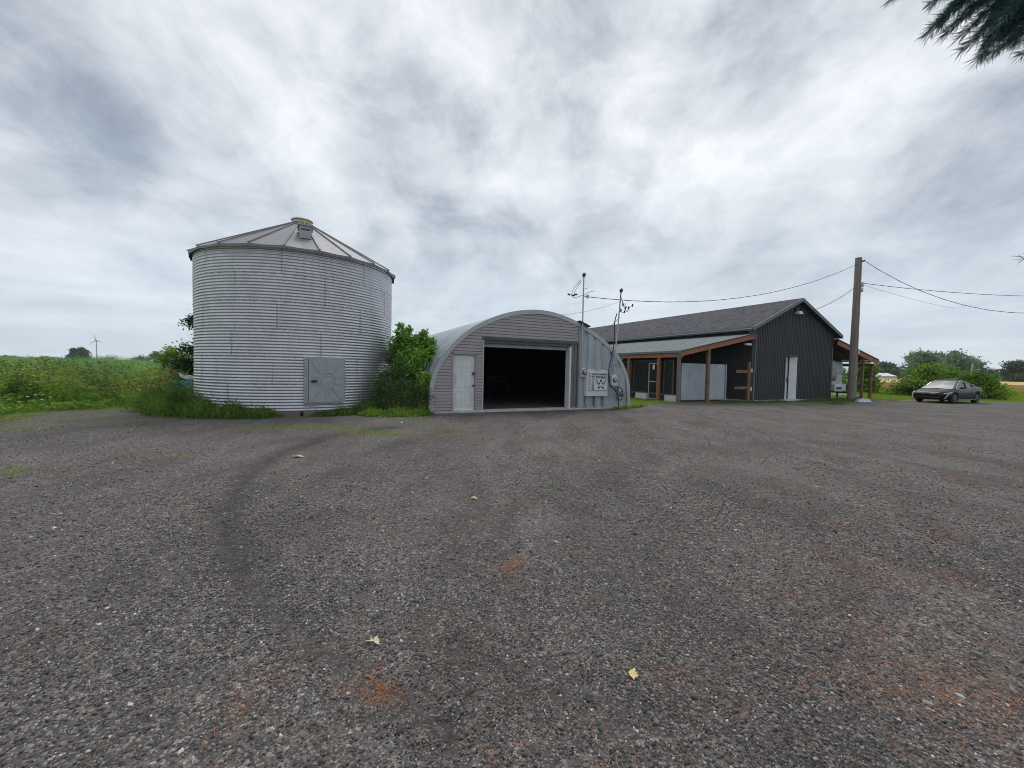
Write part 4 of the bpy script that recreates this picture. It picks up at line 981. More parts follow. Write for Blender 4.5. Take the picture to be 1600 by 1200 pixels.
# ---------------------------------------------------------------- utility pole and wires
POLE = gp(1330, 627)
PT = Vector((POLE.x+.02, POLE.y, 9.2))
def poles():
    root = empty('utility_pole', POLE, 0, label='tall weathered wooden utility pole in front of the right lean-to', cat='utility pole')
    m = MB(); n = 16; pts = [Vector((.02*i/10, 0, 9.2*i/10-.05)) for i in range(11)]; m.tube(pts, [.235-.006*i for i in range(11)], n); m.build('shaft', M['pole'], root, smooth=False)
    m = MB(); m.box((.17, -.08, 7.45), (.36, .08, 7.60)); m.tube([(.30, 0, 7.0), (.30, 0, 7.22)], .09, 10); m.tube([(.30, 0, 7.3), (.30, 0, 7.5)], .10, 10); m.box((.15, -.03, 7.05), (.3, .03, 7.10)); m.build('bracket', M['galv_pipe'], root)
    m = MB(); m.tube([(-.05, -.1, 8.75), (.33, -.12, 9.0)], .03, 8); m.tube([(.22, -.02, 8.93), (.36, -.02, 8.97)], .055, 8); m.build('hook', M['bolt'], root)
    m = MB(); m.box((.12, -.24, 3.05), (.18, -.20, 3.35)); m.box((.03, -.25, 1.5), (.07, -.225, 1.58)); m.build('tag_plate', M['whitegrey'], root)
poles()
def cable(p, q, sag, r_, lab, name='overhead_cable', twist=True):
    p, q = Vector(p), Vector(q); n = 40; pts = []
    for i in range(n+1):
        t = i/n; pts.append(p.lerp(q, t)-Vector((0, 0, 4*sag*t*(1-t))))
    m = MB(); m.tube(pts, r_, 5)
    if twist:
        L_ = (q-p).length; k = int(L_*9); pt2 = []
        for i in range(k+1):
            t = i/k; c = p.lerp(q, t)-Vector((0, 0, 4*sag*t*(1-t))); an = t*L_*5
            d = (q-p).normalized(); s_ = d.cross(Vector((0, 0, 1))).normalized(); pt2.append(c+s_*r_*.9*math.cos(an)+Vector((0, 0, 1))*r_*.9*math.sin(an))
        m.tube(pt2, r_*.7, 4)
    return tag(m.build(name, M['cable'], None, smooth=True), lab, 'cable')
M1 = qw(6.54, -.12, 4.68); M2 = qw(8.26, -.12, 4.1)
cable(M1, POLE+Vector((-.15, -.1, 8.72)), 1.0, .013, 'sagging twisted cable from the straight mast to the top of the pole')
cable(POLE+Vector((.30, -.1, 8.95)), at(1760, 466, 24), 1.9, .014, 'heavy cable sagging to the right from the very top of the pole')
cable(POLE+Vector((.30, -.05, 7.55)), at(1800, 458, 30), .5, .014, 'upper thin cable running nearly level to the right of the pole')
cable(POLE+Vector((.30, .05, 7.5)), at(1490, 482, 34), .1, .008, 'faint thin wire behind the heavy sagging cable right of the pole', twist=False)
cable(POLE+Vector((-.2, -.05, 7.25)), bw(4.45, -.1, 5.55), .25, .014, 'short cable from the pole down to the barn gable')
cable(qw(8.26, -.1, 3.95), bw(-.45, 15.0, 4.45), .1, .013, 'thin cable from the leaning mast to the barn roof edge', twist=False)
cable(qw(8.28, -.05, 4.65), at(820, 487, 22), .35, .006, 'faint wire crossing behind the arched roof to the leaning mast', twist=False)
cable(POLE+Vector((-.1, -.1, 8.70)), POLE+Vector((.34, -.1, 8.95)), -.03, .014, 'short jumper cable wrapped over the pole top', twist=False)

# ---------------------------------------------------------------- car
def car():
    c = Vector((29.2, 26.9, 0)); hd_ = R(201)
    root = empty('parked_car', c, hd_, label='dark navy fastback sedan parked in front of the green bushes', cat='car')
    # +X is forward; sections along x: (x, half width, bottom z, sill z, shoulder z, deck z, deck half width)
    def lerp_tab(tab, x):
        for i in range(len(tab)-1):
            if tab[i][0] <= x <= tab[i+1][0]:
                t = (x-tab[i][0])/(tab[i+1][0]-tab[i][0]); t = t*t*(3-2*t)*.5+t*.5
                return [a+(b-a)*t for a, b in zip(tab[i][1:], tab[i+1][1:])]
        return list(tab[-1][1:])
    # x: halfwidth, bottom, belt z, deck z (top of body without cabin)
    tab = [(-2.36, .70, .42, .88, .92), (-2.28, .82, .30, .95, 1.03), (-1.9, .90, .24, .97, 1.08), (-1.37, .925, .20, .94, 1.06), (-.5, .93, .19, .90, .98), (.5, .93, .19, .86, .93), (.95, .925, .19, .84, .93), (1.37, .915, .20, .78, .88), (1.9, .89, .22, .68, .78), (2.2, .80, .24, .58, .68), (2.33, .66, .28, .50, .58)]
    xs = sorted(set(np.round(np.concatenate([np.linspace(-2.36, 2.33, 40), [sx+.36*math.cos(k*PI/10) for sx in (-1.37, 1.37) for k in range(11)]]), 4)))
    V = []; K = 11
    for x in xs:
        hw, bz, belt, deck = lerp_tab(tab, x)
        arch = 0
        for wx in (-1.37, 1.37):
            if abs(x-wx) < .36: arch = max(arch, math.sqrt(.36**2-(x-wx)**2)+.32)
        lo = max(bz, arch)
        zs = [lo, lo+.02, max(lo+.04, bz+.25), max(lo+.07, belt-.14), belt, deck-.01, deck+.0, deck]
        ws = [hw*.90, hw*.93, hw*.975, hw*1.0, hw*.97, hw*.86, hw*.55, 0]
        row = [(x, 0, bz+.02)]+[(x, w_, z_) for w_, z_ in zip(ws, zs)]
        row[-1] = (x, 0, deck+.03); row[-2] = (x, ws[6], deck+.02)
        V += row+[(a, -b, c_) for a, b, c_ in row[1:-1]][::-1]
    K = 9+7; me = MB(); nx = len(xs)
    F = [(i*K+k, i*K+(k+1) % K, (i+1)*K+(k+1) % K, (i+1)*K+k) for i in range(nx-1) for k in range(K)]
    F += [tuple(range(K)), tuple((nx-1)*K+k for k in range(K))[::-1]]
    me.add(V, F); me.build('body', M['paint'], root, smooth=True)
    # greenhouse
    gx = [(-1.95, 1.04, .66, .60), (-1.5, 1.20, .72, .58), (-1.0, 1.39, .77, .56), (-.3, 1.49, .79, .56), (.10, 1.49, .79, .57), (.36, 1.42, .79, .60), (.80, 1.18, .80, .68), (1.26, .925, .80, .76)]
    V = []
    for x, zt_, wb, wt in gx:
        zb_ = .86
        V += [(x, wb, zb_), (x, wb-.02, zb_+(zt_-zb_)*.1), (x, wt+.03, zb_+(zt_-zb_)*.86), (x, wt-.04, zt_-.01), (x, 0, zt_+.02), (x, -wt+.04, zt_-.01), (x, -wt-.03, zb_+(zt_-zb_)*.86), (x, -wb+.02, zb_+(zt_-zb_)*.1), (x, -wb, zb_)]
    n = 9; m = MB()
    F = []; mi = []
    for i in range(len(gx)-1):
        for k in range(8):
            F.append((i*n+k, (i+1)*n+k, (i+1)*n+k+1, i*n+k+1))
            glass = (k in (1, 6) and 0 <= i <= 5) or (k in (3, 4) and i in (5, 6)) or (k in (3, 4) and i in (0, 1))
            if k in (2, 5) and i in (5, 6): glass = True
            mi.append(1 if glass else 0)
    m.v = V; m.f = F; m.m = mi; m.build('cabin', [M['paint'], M['carglass']], root, recalc=False)
    for s_ in (-1, 1):
        # pillars between side windows
        for x0, zt_ in ((-.35, 1.42), (-1.3, 1.24)): m = MB(); m.beam((x0, s_*.80, .88), (x0-.03, s_*.62, zt_-.03), .07, .03, up=(0, 1, 0)); m.build('pillar', M['black'], root)
        m = MB(); m.tube(resample3([(1.0, s_*.80, .93), (.45, s_*.66, 1.33), (0, s_*.62, 1.43), (-.6, s_*.62, 1.40), (-1.5, s_*.66, 1.15), (-1.9, s_*.74, 1.02)], 5), .014, 6); m.build('window_trim', M['chrome'], root)
        m = MB(); m.tube([(.78, s_*.88, .98), (.80, s_*1.0, .99)], [.03, .05], 8); m.add([(.74, s_*.96, .93), (.74, s_*1.10, .95), (.74, s_*1.10, 1.06), (.74, s_*.96, 1.07), (.88, s_*.98, .95), (.86, s_*1.08, .96), (.86, s_*1.08, 1.04), (.88, s_*.98, 1.05)], [(0, 1, 2, 3), (4, 7, 6, 5), (0, 4, 5, 1), (1, 5, 6, 2), (2, 6, 7, 3), (3, 7, 4, 0)]); m.build('wing_mirror', M['paint'], root)
        m = MB(); m.add([(2.18, s_*.56, .60), (2.25, s_*.64, .50), (2.00, s_*.86, .56), (1.72, s_*.91, .68), (1.85, s_*.86, .72), (2.1, s_*.72, .68)], [(0, 1, 2, 3, 4, 5)]); me_ = m
        m2 = MB(); m2.tube(resample3([(2.26, s_*.45, .60), (2.19, s_*.70, .615), (2.0, s_*.85, .655), (1.75, s_*.915, .70)], 4), .032, 6); m2.build('headlight', M['lampglass'], root)
        m2 = MB(); m2.tube(resample3([(2.03, s_*.885, .60), (2.14, s_*.84, .48), (2.2, s_*.80, .36), (2.22, s_*.74, .33)], 4), .024, 6); m2.build('daytime_light', M['lampglass'], root)
        m2 = MB(); m2.box((-2.30, s_*.45, .86), (-2.20, s_*.86, .95)); m2.build('tail_light', M['dimred'], root)
        for x0 in (.30, -.75): m2 = MB(); m2.box((x0-.1, s_*.925, .76), (x0+.08, s_*.955, .785)); m2.build('door_handle', M['chrome'], root)
        m2 = MB(); m2.beam((1.0, s_*.935, .26), (-1.0, s_*.935, .26), .02, .035); m2.build('sill_trim', M['chrome'], root)
        for wx in (-1.37, 1.37):
            wl = empty('wheel', (wx, s_*.80, .325)); wl.parent = root
            m2 = MB(); tp = [(-.10, .28), (-.105, .31), (-.08, .325), (.08, .325), (.105, .31), (.10, .28)]
            m2.tube([(0, y, 0) for y, _ in tp], [r_ for _, r_ in tp], 28, cap=False); m2.build('tyre', M['tyre'], wl, smooth=True)
            m2 = MB(); m2.tube([(0, s_*.055, 0), (0, s_*.06, 0)], .22, 24); m2.build('rim_disc', M['black'], wl)
            m2 = MB()
            for k in range(10):
                an = k*PI/5+(.13 if k % 2 else -.13); m2.beam((.04*math.cos(an), s_*.085, .04*math.sin(an)), (.235*math.cos(an), s_*.088, .235*math.sin(an)), .02, .035, up=(0, 1, 0))
            m2.tube([(.24*math.cos(k*PI/12), s_*.085, .24*math.sin(k*PI/12)) for k in range(25)], .016, 5, cap=False); m2.tube([(0, s_*.07, 0), (0, s_*.10, 0)], .045, 10)
            m2.build('rim', M['rim'], wl)
    m = MB(); m.box((2.20, -.62, .30), (2.352, .62, .47)); m.build('grille', M['black'], root, bevel=.02)
    m = MB(); m.tube(resample3([(2.20, -.62, .615), (2.335, -.3, .585), (2.36, 0, .58), (2.335, .3, .585), (2.20, .62, .615)], 4), .018, 6); m.build('grille_bar', M['chrome'], root)
    m = MB(); m.box((2.352, -.12, .53), (2.375, .12, .64)); m.build('badge', M['chrome'], root, bevel=.008)
    m = MB(); m.beam((2.1, -.78, .235), (2.1, .78, .235), .3, .03); m.build('front_lip', M['black'], root)
car()

# ---------------------------------------------------------------- cloth heap at the pole
def heap():
    c = gp(1343, 627.5); root = empty('tarp_heap', c, .3, label='crumpled navy and pale tarp heap at the foot of the pole', cat='tarp')
    for nm, mm, off, sx, sy, h_, seed in (('navy_cloth', 'tarp_blue', (-.2, .1), .6, .4, .28, 1), ('pale_cloth', 'tarp_white', (.25, -.1), .45, .34, .2, 5), ('pale_cloth', 'tarp_white', (-.35, -.25), .35, .25, .16, 9)):
        r_ = random.Random(seed); nr_, na_ = 10, 28; vs = [(off[0], off[1], h_)]
        ph = [r_.uniform(0, 6) for _ in range(5)]
        for i in range(1, nr_+1):
            t = i/nr_
            for k in range(na_):
                a = 2*PI*k/na_; w_ = 1+.18*math.sin(3*a+ph[0])+.12*math.sin(5*a+ph[1])
                z = h_*(1-t**1.6)+.05*math.sin(7*a+ph[2]+6*t)*t*(1-t)*3+.05*math.sin(4*a+9*t+ph[3])*(1-t)
                vs.append((off[0]+sx*w_*t*math.cos(a), off[1]+sy*w_*t*math.sin(a), max(z, .004)))
        fs = [(0, 1+k, 1+(k+1) % na_) for k in range(na_)]+[(1+(i-1)*na_+k, 1+i*na_+k, 1+i*na_+(k+1) % na_, 1+(i-1)*na_+(k+1) % na_) for i in range(1, nr_) for k in range(na_)]
        m = MB(); m.add(vs, fs); m.build(nm, M[mm], root)
heap()

# ---------------------------------------------------------------- plants
def crown(name, parent, blobs, n, L, Wd, m, droop=.2, hollow=.55):
    """leaves through the volume of several blobs: (centre, radius, zscale)"""
    C = np.array([b[0] for b in blobs], float); Rr = np.array([b[1] for b in blobs]); Zs = np.array([b[2] for b in blobs])
    wgt = Rr**2/np.sum(Rr**2); k = NR.choice(len(blobs), n, p=wgt)
    d = unit(NR.normal(size=(n, 3))); r_ = Rr[k]*np.abs(NR.normal(.70, .30, n))*(1+.35*np.sin(d[:, 0]*5+k)*np.sin(d[:, 2]*6+2*k))
    P_ = C[k]+d*r_[:, None]*np.stack([np.ones(n), np.ones(n), Zs[k]], 1)
    D = d*.8+NR.normal(0, .5, (n, 3))+np.array([0, 0, -droop]); Nn = d+NR.normal(0, .55, (n, 3))+np.array([0, 0, .4])
    V, F = leaves_geo(P_, D, L*NR.uniform(.6, 1.3, n), Wd*NR.uniform(.6, 1.3, n), Nn)
    return npmesh(name, V, F, m, parent)
def mkblobs(r_, h0, h1, rad, nb, bs, flat=1.0, asym=0.0):
    out = []
    for i in range(nb):
        t = r_.random(); z = h0+(h1-h0)*t; w_ = rad*math.sin(PI*min(1, .18+.82*t)**.9)**.6
        a = r_.uniform(0, 2*PI); q = w_*math.sqrt(r_.random())
        out.append(((q*math.cos(a)+asym*t, q*math.sin(a), z), bs*r_.uniform(.6, 1.25), flat*r_.uniform(.6, .95)))
    return out
def tree(name, loc, h, rad, n, L, m, lab, cat='tree', trunk=.15, base=.25, nb=22, bs=None, seed=1, group=None, flat=1.0):
    root = empty(name, loc, 0, label=lab, cat=cat, group=group); r_ = random.Random(seed)
    bs = bs or rad*.38; bl = mkblobs(r_, h*base, h-bs*.6, rad-bs*.5, nb, bs, flat)
    crown('crown', root, bl, n, L, L*.6, m)
    t = MB(); t.tube([(0, 0, -.1), (.05*rad, 0, h*.3), (-.03*rad, .05*rad, h*.6), (0, 0, h*.85)], [trunk, trunk*.8, trunk*.5, trunk*.15], 7)
    for b in bl[:10]:
        c = Vector(b[0]); z0 = min(h*.6, c.z*.6); t.tube([(0, 0, z0), c*.5+Vector((0, 0, z0*.5+.05*h)), c], [trunk*.45, trunk*.3, trunk*.08], 5)
    t.build('trunk' if cat == 'tree' else 'stems', M['bark'], root)
    return root

# left field: reeds leaning over in the wind, weeds, flowers
def scatter_pix(n, x0, x1, d0, d1, power=1.0):
    """random ground points inside the wedge seen between photo columns x0..x1, at depths d0..d1"""
    x = NR.uniform(x0, x1, n); d = (d0**power+(d1**power-d0**power)*NR.uniform(size=n))**(1/power)
    return np.stack([(x-800)/FPX*d, d, np.zeros(n)], 1)
EDGE = [(-60, 0), (-21, 1), (-16, 7.5), (-13.5, 10.3), (-14.4, 12.1), (-13.2, 14.3), (-12.2, 15.6), (-11.6, 17), (-10.5, 19.5), (-10, 400), (-500, 400)]
def leftfield():
    # tall reeds
    P_ = np.concatenate([scatter_pix(52000, -250, 330, 23, 75, 1.3), scatter_pix(24000, -300, 215, 15.5, 24, 1.0)])
    dd = P_[:, 1]; h = 1.62+.28*np.sin(P_[:, 0]*.5)+.2*np.sin(P_[:, 0]*1.3+1)+.15*np.sin(P_[:, 0]*2.9+P_[:, 1])+NR.normal(0, .22, len(P_))
    msk = (dd > 23)|(np.sin(P_[:, 0]*.9+1)+np.sin(P_[:, 1]*1.1+P_[:, 0]*.5) > -.2)
    P_ = P_[msk]; dd = dd[msk]; h = h[msk]
    taper = np.clip((800+FPX*P_[:, 0]/dd-180)/170, 0, 1); h = (h+.45-.6*taper)*np.where(dd < 23, np.clip((dd-13)/9, .45, 1.0), 1.0)
    h = np.clip(h, .7, 2.25)
    D = np.stack([np.full(len(P_), -.55), NR.normal(0, .2, len(P_)), np.zeros(len(P_))], 1)
    V, F = blades_geo(P_, D+NR.normal(0, .12, D.shape)*[1, 1, 0], h, .035*(dd/28)**.6*NR.uniform(.6, 2.0, len(P_)), NR.uniform(.35, 1.1, len(P_)), 4)
    tag(npmesh('reeds', V, F, M['reed']), 'tall green reeds bending left in the wind behind the flowers', 'reeds', kind='stuff')
    # weeds in drifts
    pts = []
    nclump = 900
    C = scatter_pix(nclump, -200, 330, 10.3, 26, 1.1); C = C[inside(C[:, 0], C[:, 1], EDGE)]
    dist = np.array([min(math.hypot(c[0]-ex, c[1]-ey) for ex, ey in EDGE[1:8]) for c in C])
    C = C[NR.uniform(size=len(C)) < .95]
    parts = []; P2 = []; D2 = []; L2 = []
    for c in C:
        edge = edge_dist(c[0], c[1]); hh = min(1.0, .16+edge*.26)*NR.uniform(.4, 1.1)*(1+.5*(NR.uniform() < .12)); k = int(150*(.5+hh)); rr = .16+.30*hh
        a = NR.uniform(0, 2*PI, k); q = rr*np.sqrt(NR.uniform(size=k)); z = hh*NR.uniform(.02, 1, k)**.7
        sway = NR.normal(0, .1)
        P2.append(np.stack([c[0]+q*np.cos(a)*(1-.4*z/hh)-z*.12+sway*z, c[1]+q*np.sin(a), z], 1)); D2.append(np.stack([np.cos(a), np.sin(a), NR.normal(.25, .5, k)], 1))
        L2.append(NR.uniform(.05, .13, k)*(1+.3*hh))
    P2 = np.concatenate(P2); D2 = np.concatenate(D2); L2 = np.concatenate(L2)
    parts.append(leaves_geo(P2, D2, L2, L2*.42, NR.normal(0, .6, P2.shape)+np.array([0, -.3, 1.0])))
    g = scatter_pix(26000, -250, 335, 10, 27, 1.2); g = g[inside(g[:, 0], g[:, 1], EDGE)]
    e = np.array([edge_dist(x, y) for x, y in g[:, :2]]); hh = np.minimum(1.0, .10+e*.24)*NR.uniform(.4, 1.1, len(g))
    parts.append(blades_geo(g, np.stack([NR.normal(-.35, .3, len(g)), NR.normal(0, .3, len(g)), np.zeros(len(g))], 1), hh, .012*(g[:, 1]/14), NR.uniform(.2, .8, len(g)), 3))
    # tall brushy stalks standing out of the bank
    T = scatter_pix(420, -60, 330, 13.5, 24, 1.0); T = T[inside(T[:, 0], T[:, 1], EDGE)]; T = T[np.array([edge_dist(a, b) for a, b in T[:, :2]]) > 1.3]
    Pt, Dt, Lt = [], [], []
    for c in T:
        hh = NR.uniform(.9, 1.75); k = 60; z = hh*NR.uniform(.25, 1, k); a = NR.uniform(0, 2*PI, k); q = .16*(1.15-z/hh)+.02
        Pt.append(np.stack([c[0]+q*np.cos(a)-.12*z, c[1]+q*np.sin(a), z], 1)); Dt.append(np.stack([np.cos(a), np.sin(a), NR.normal(.1, .4, k)], 1)); Lt.append(NR.uniform(.06, .15, k))
    Pt = np.concatenate(Pt); Lt = np.concatenate(Lt); tl = leaves_geo(Pt, np.concatenate(Dt), Lt, Lt*.35, NR.normal(0, .6, Pt.shape)+np.array([0, -.3, 1.0]))
    half = len(tl[1])//2
    parts.append((tl[0][:half*4], tl[1][:half])); parts.append((tl[0][half*4:], tl[1][half:]-half*4))
    V, F, Mi = join(parts)
    o = npmesh('weeds', V, F, [M['weed'], M['grass'], M['darkweed'], M['drygrass']], fmat=Mi)
    tag(o, 'leafy green weeds along the left edge of the gravel', 'weeds', kind='stuff')
    # flower heads and their stems
    groups = []
    def heads(n, x0, x1, d0, d1, z0, z1, s0, s1, k, cl=.5, per=14):
        nc = max(1, n//per); c = scatter_pix(nc, x0, x1, d0, d1, 1.1); c = np.repeat(c, per, 0)+NR.normal(0, cl, (nc*per, 3))*[1, 1, 0]
        ok = inside(c[:, 0], c[:, 1], EDGE); c = c[ok]; e_ = np.array([edge_dist(x, y) for x, y in c[:, :2]]); c = c[e_ > .6]; m_ = len(c)
        zc = np.minimum(NR.uniform(z0, z1, m_)*(.8+.3*np.sin(c[:, 0]*1.1+c[:, 1])), .35+.35*np.array([edge_dist(x, y) for x, y in c[:, :2]]))
        P_ = []; D_ = []; L_ = []
        for q in range(k):
            a = 2*PI*q/k+NR.uniform(0, 1, m_); P_.append(np.stack([c[:, 0], c[:, 1], zc], 1)); D_.append(np.stack([np.cos(a), np.sin(a)*.9-.2, NR.normal(.15, .35, m_)], 1)); L_.append(NR.uniform(s0, s1, m_))
        P_ = np.concatenate(P_); L_ = np.concatenate(L_)
        fl = leaves_geo(P_, np.concatenate(D_), L_, L_*.75)
        st = blades_geo(np.stack([c[:, 0], c[:, 1], zc*0], 1), np.zeros((m_, 3)), zc*1.02, .012, .05, 2)
        return fl, st
    f1, s1 = heads(1200, -60, 330, 13, 24, .5, 1.3, .024, .05, 6, .45, 16)
    f1b, _ = heads(900, 150, 330, 16, 26, .8, 1.35, .022, .045, 5, .6, 14)
    f2, s2 = heads(260, -60, 330, 14, 24, .5, 1.15, .025, .045, 5, .3)
    f3, s3 = heads(90, -60, 320, 11.2, 15, .12, .5, .03, .05, 8, .35, 6)
    f4, _ = heads(900, 120, 330, 15, 24, .7, 1.3, .03, .09, 4, .6)
    V, F, Mi = join([f1, f2, f3, f4, s1, s2, s3, f1b])
    o = npmesh('wildflowers', V, F, [M['flower'], M['orangeflower'], M['daisy'], M['drystem'], M['weed'], M['weed'], M['weed'], M['flower']], fmat=Mi)
    tag(o, 'yellow and white wildflowers scattered through the weeds at left', 'wildflowers', kind='stuff')
def edge_dist(x, y):
    b = 1e9
    for i in range(1, 8):
        ax, ay = EDGE[i]; bx, by = EDGE[i+1]; dx, dy = bx-ax, by-ay; t = max(0, min(1, ((x-ax)*dx+(y-ay)*dy)/(dx*dx+dy*dy)))
        b = min(b, math.hypot(x-ax-t*dx, y-ay-t*dy))
    return b
leftfield()

def weed_bank(name, pts, hs, n, lab, m1='darkweed', m2='weed', L=.09, spread=.35, blades=.5):
    """a bank of weeds along a line of ground points with given heights"""
    pts = np.array([[p[0], p[1]] for p in pts]); hs = np.array(hs); k = NR.uniform(0, len(pts)-1, n); i = np.minimum(k.astype(int), len(pts)-2); t = k-i
    c = pts[i]*(1-t)[:, None]+pts[i+1]*t[:, None]; h = hs[i]*(1-t)+hs[i+1]*t
    h = h*(.75+.35*np.sin(c[:, 0]*7+c[:, 1]*5)); sp = spread*(.5+h)
    off = NR.normal(0, 1, (n, 2))*sp[:, None]*.6; z = h*NR.uniform(.0, 1, n)**.8*np.exp(-(np.linalg.norm(off, axis=1)/(sp+.01))**2*.5)
    z = z*(1+.7*(NR.uniform(size=n) < .06)); P_ = np.stack([c[:, 0]+off[:, 0], c[:, 1]+off[:, 1], z], 1)
    nb = int(n*blades)
    a = leaves_geo(P_, NR.normal(size=(n, 3))+[0, -.3, .3], L*NR.uniform(.5, 1.4, n), L*.4*NR.uniform(.5, 1.3, n), NR.normal(0, .6, (n, 3))+[0, -.3, 1.])
    g = P_[:nb]*[1, 1, 0]; b = blades_geo(g, NR.normal(0, .5, (nb, 3))*[1, 1, 0], (h[:nb]*.9+.05)*NR.uniform(.5, 1.25, nb), .010, NR.uniform(.3, 1, nb), 3)
    V, F, Mi = join([a, b]); return tag(npmesh(name, V, F, [M[m1], M[m2]], fmat=Mi), lab, 'weeds', kind='stuff')
def sp(ang, r_): return (SC.x+r_*math.sin(ang), SC.y-r_*math.cos(ang))
# local silo angles: 0 faces the camera (world frame rotated by -SAZ)
def sang(a, r_):
    v_ = Vector((r_*math.sin(a), -r_*math.cos(a), 0)); v_.rotate(Matrix.Rotation(-SAZ, 3, 'Z')); return (SC.x+v_.x, SC.y+v_.y)
weed_bank('weeds', [sang(R(-85), SR+.7), sang(R(-70), SR+.75), sang(R(-55), SR+.65), sang(R(-40), SR+.5), sang(R(-26), SR+.35), sang(R(-14), SR+.3)], [1.1, .95, .6, .45, .35, .22], 26000, 'dark bank of weeds round the left foot of the silo')
weed_bank('weeds', [gp(236, 642), gp(265, 640), gp(300, 640), gp(330, 646)], [.7, 1.0, .9, .5], 15000, 'rounded clump of dark weeds at the gravel edge left of the silo')
weed_bank('weeds', [sang(R(8), SR+.3), sang(R(18), SR+.3), sang(R(30), SR+.35), sang(R(45), SR+.5), sang(R(60), SR+.6)], [.10, .18, .3, .8, 1.3], 12000, 'low green weeds round the right foot of the silo')
weed_bank('weeds', [gp(575, 649), gp(600, 650), gp(640, 650), gp(668, 648)], [.15, .25, .25, .15], 7000, 'low weeds along the gravel between silo and workshop', m1='weed')
weed_bank('weeds', [gp(955, 641), gp(975, 639), gp(995, 637), gp(1010, 634)], [.08, .14, .12, .06], 2500, 'small weeds at the right end of the workshop sill', m1='weed', L=.06, spread=.12)
weed_bank('weeds', [gp(1115, 630), gp(1160, 629), gp(1205, 629), gp(1225, 628)], [.06, .1, .16, .08], 2600, 'thin weeds along the foot of the barn corner', m1='darkweed', L=.07, spread=.3)
weed_bank('weeds', [gp(1255, 628), gp(1290, 626), gp(1325, 627), gp(1300, 632)], [.10, .18, .2, .08], 4500, 'weeds between the barn corner and the utility pole', m1='darkweed', L=.08, spread=.5)

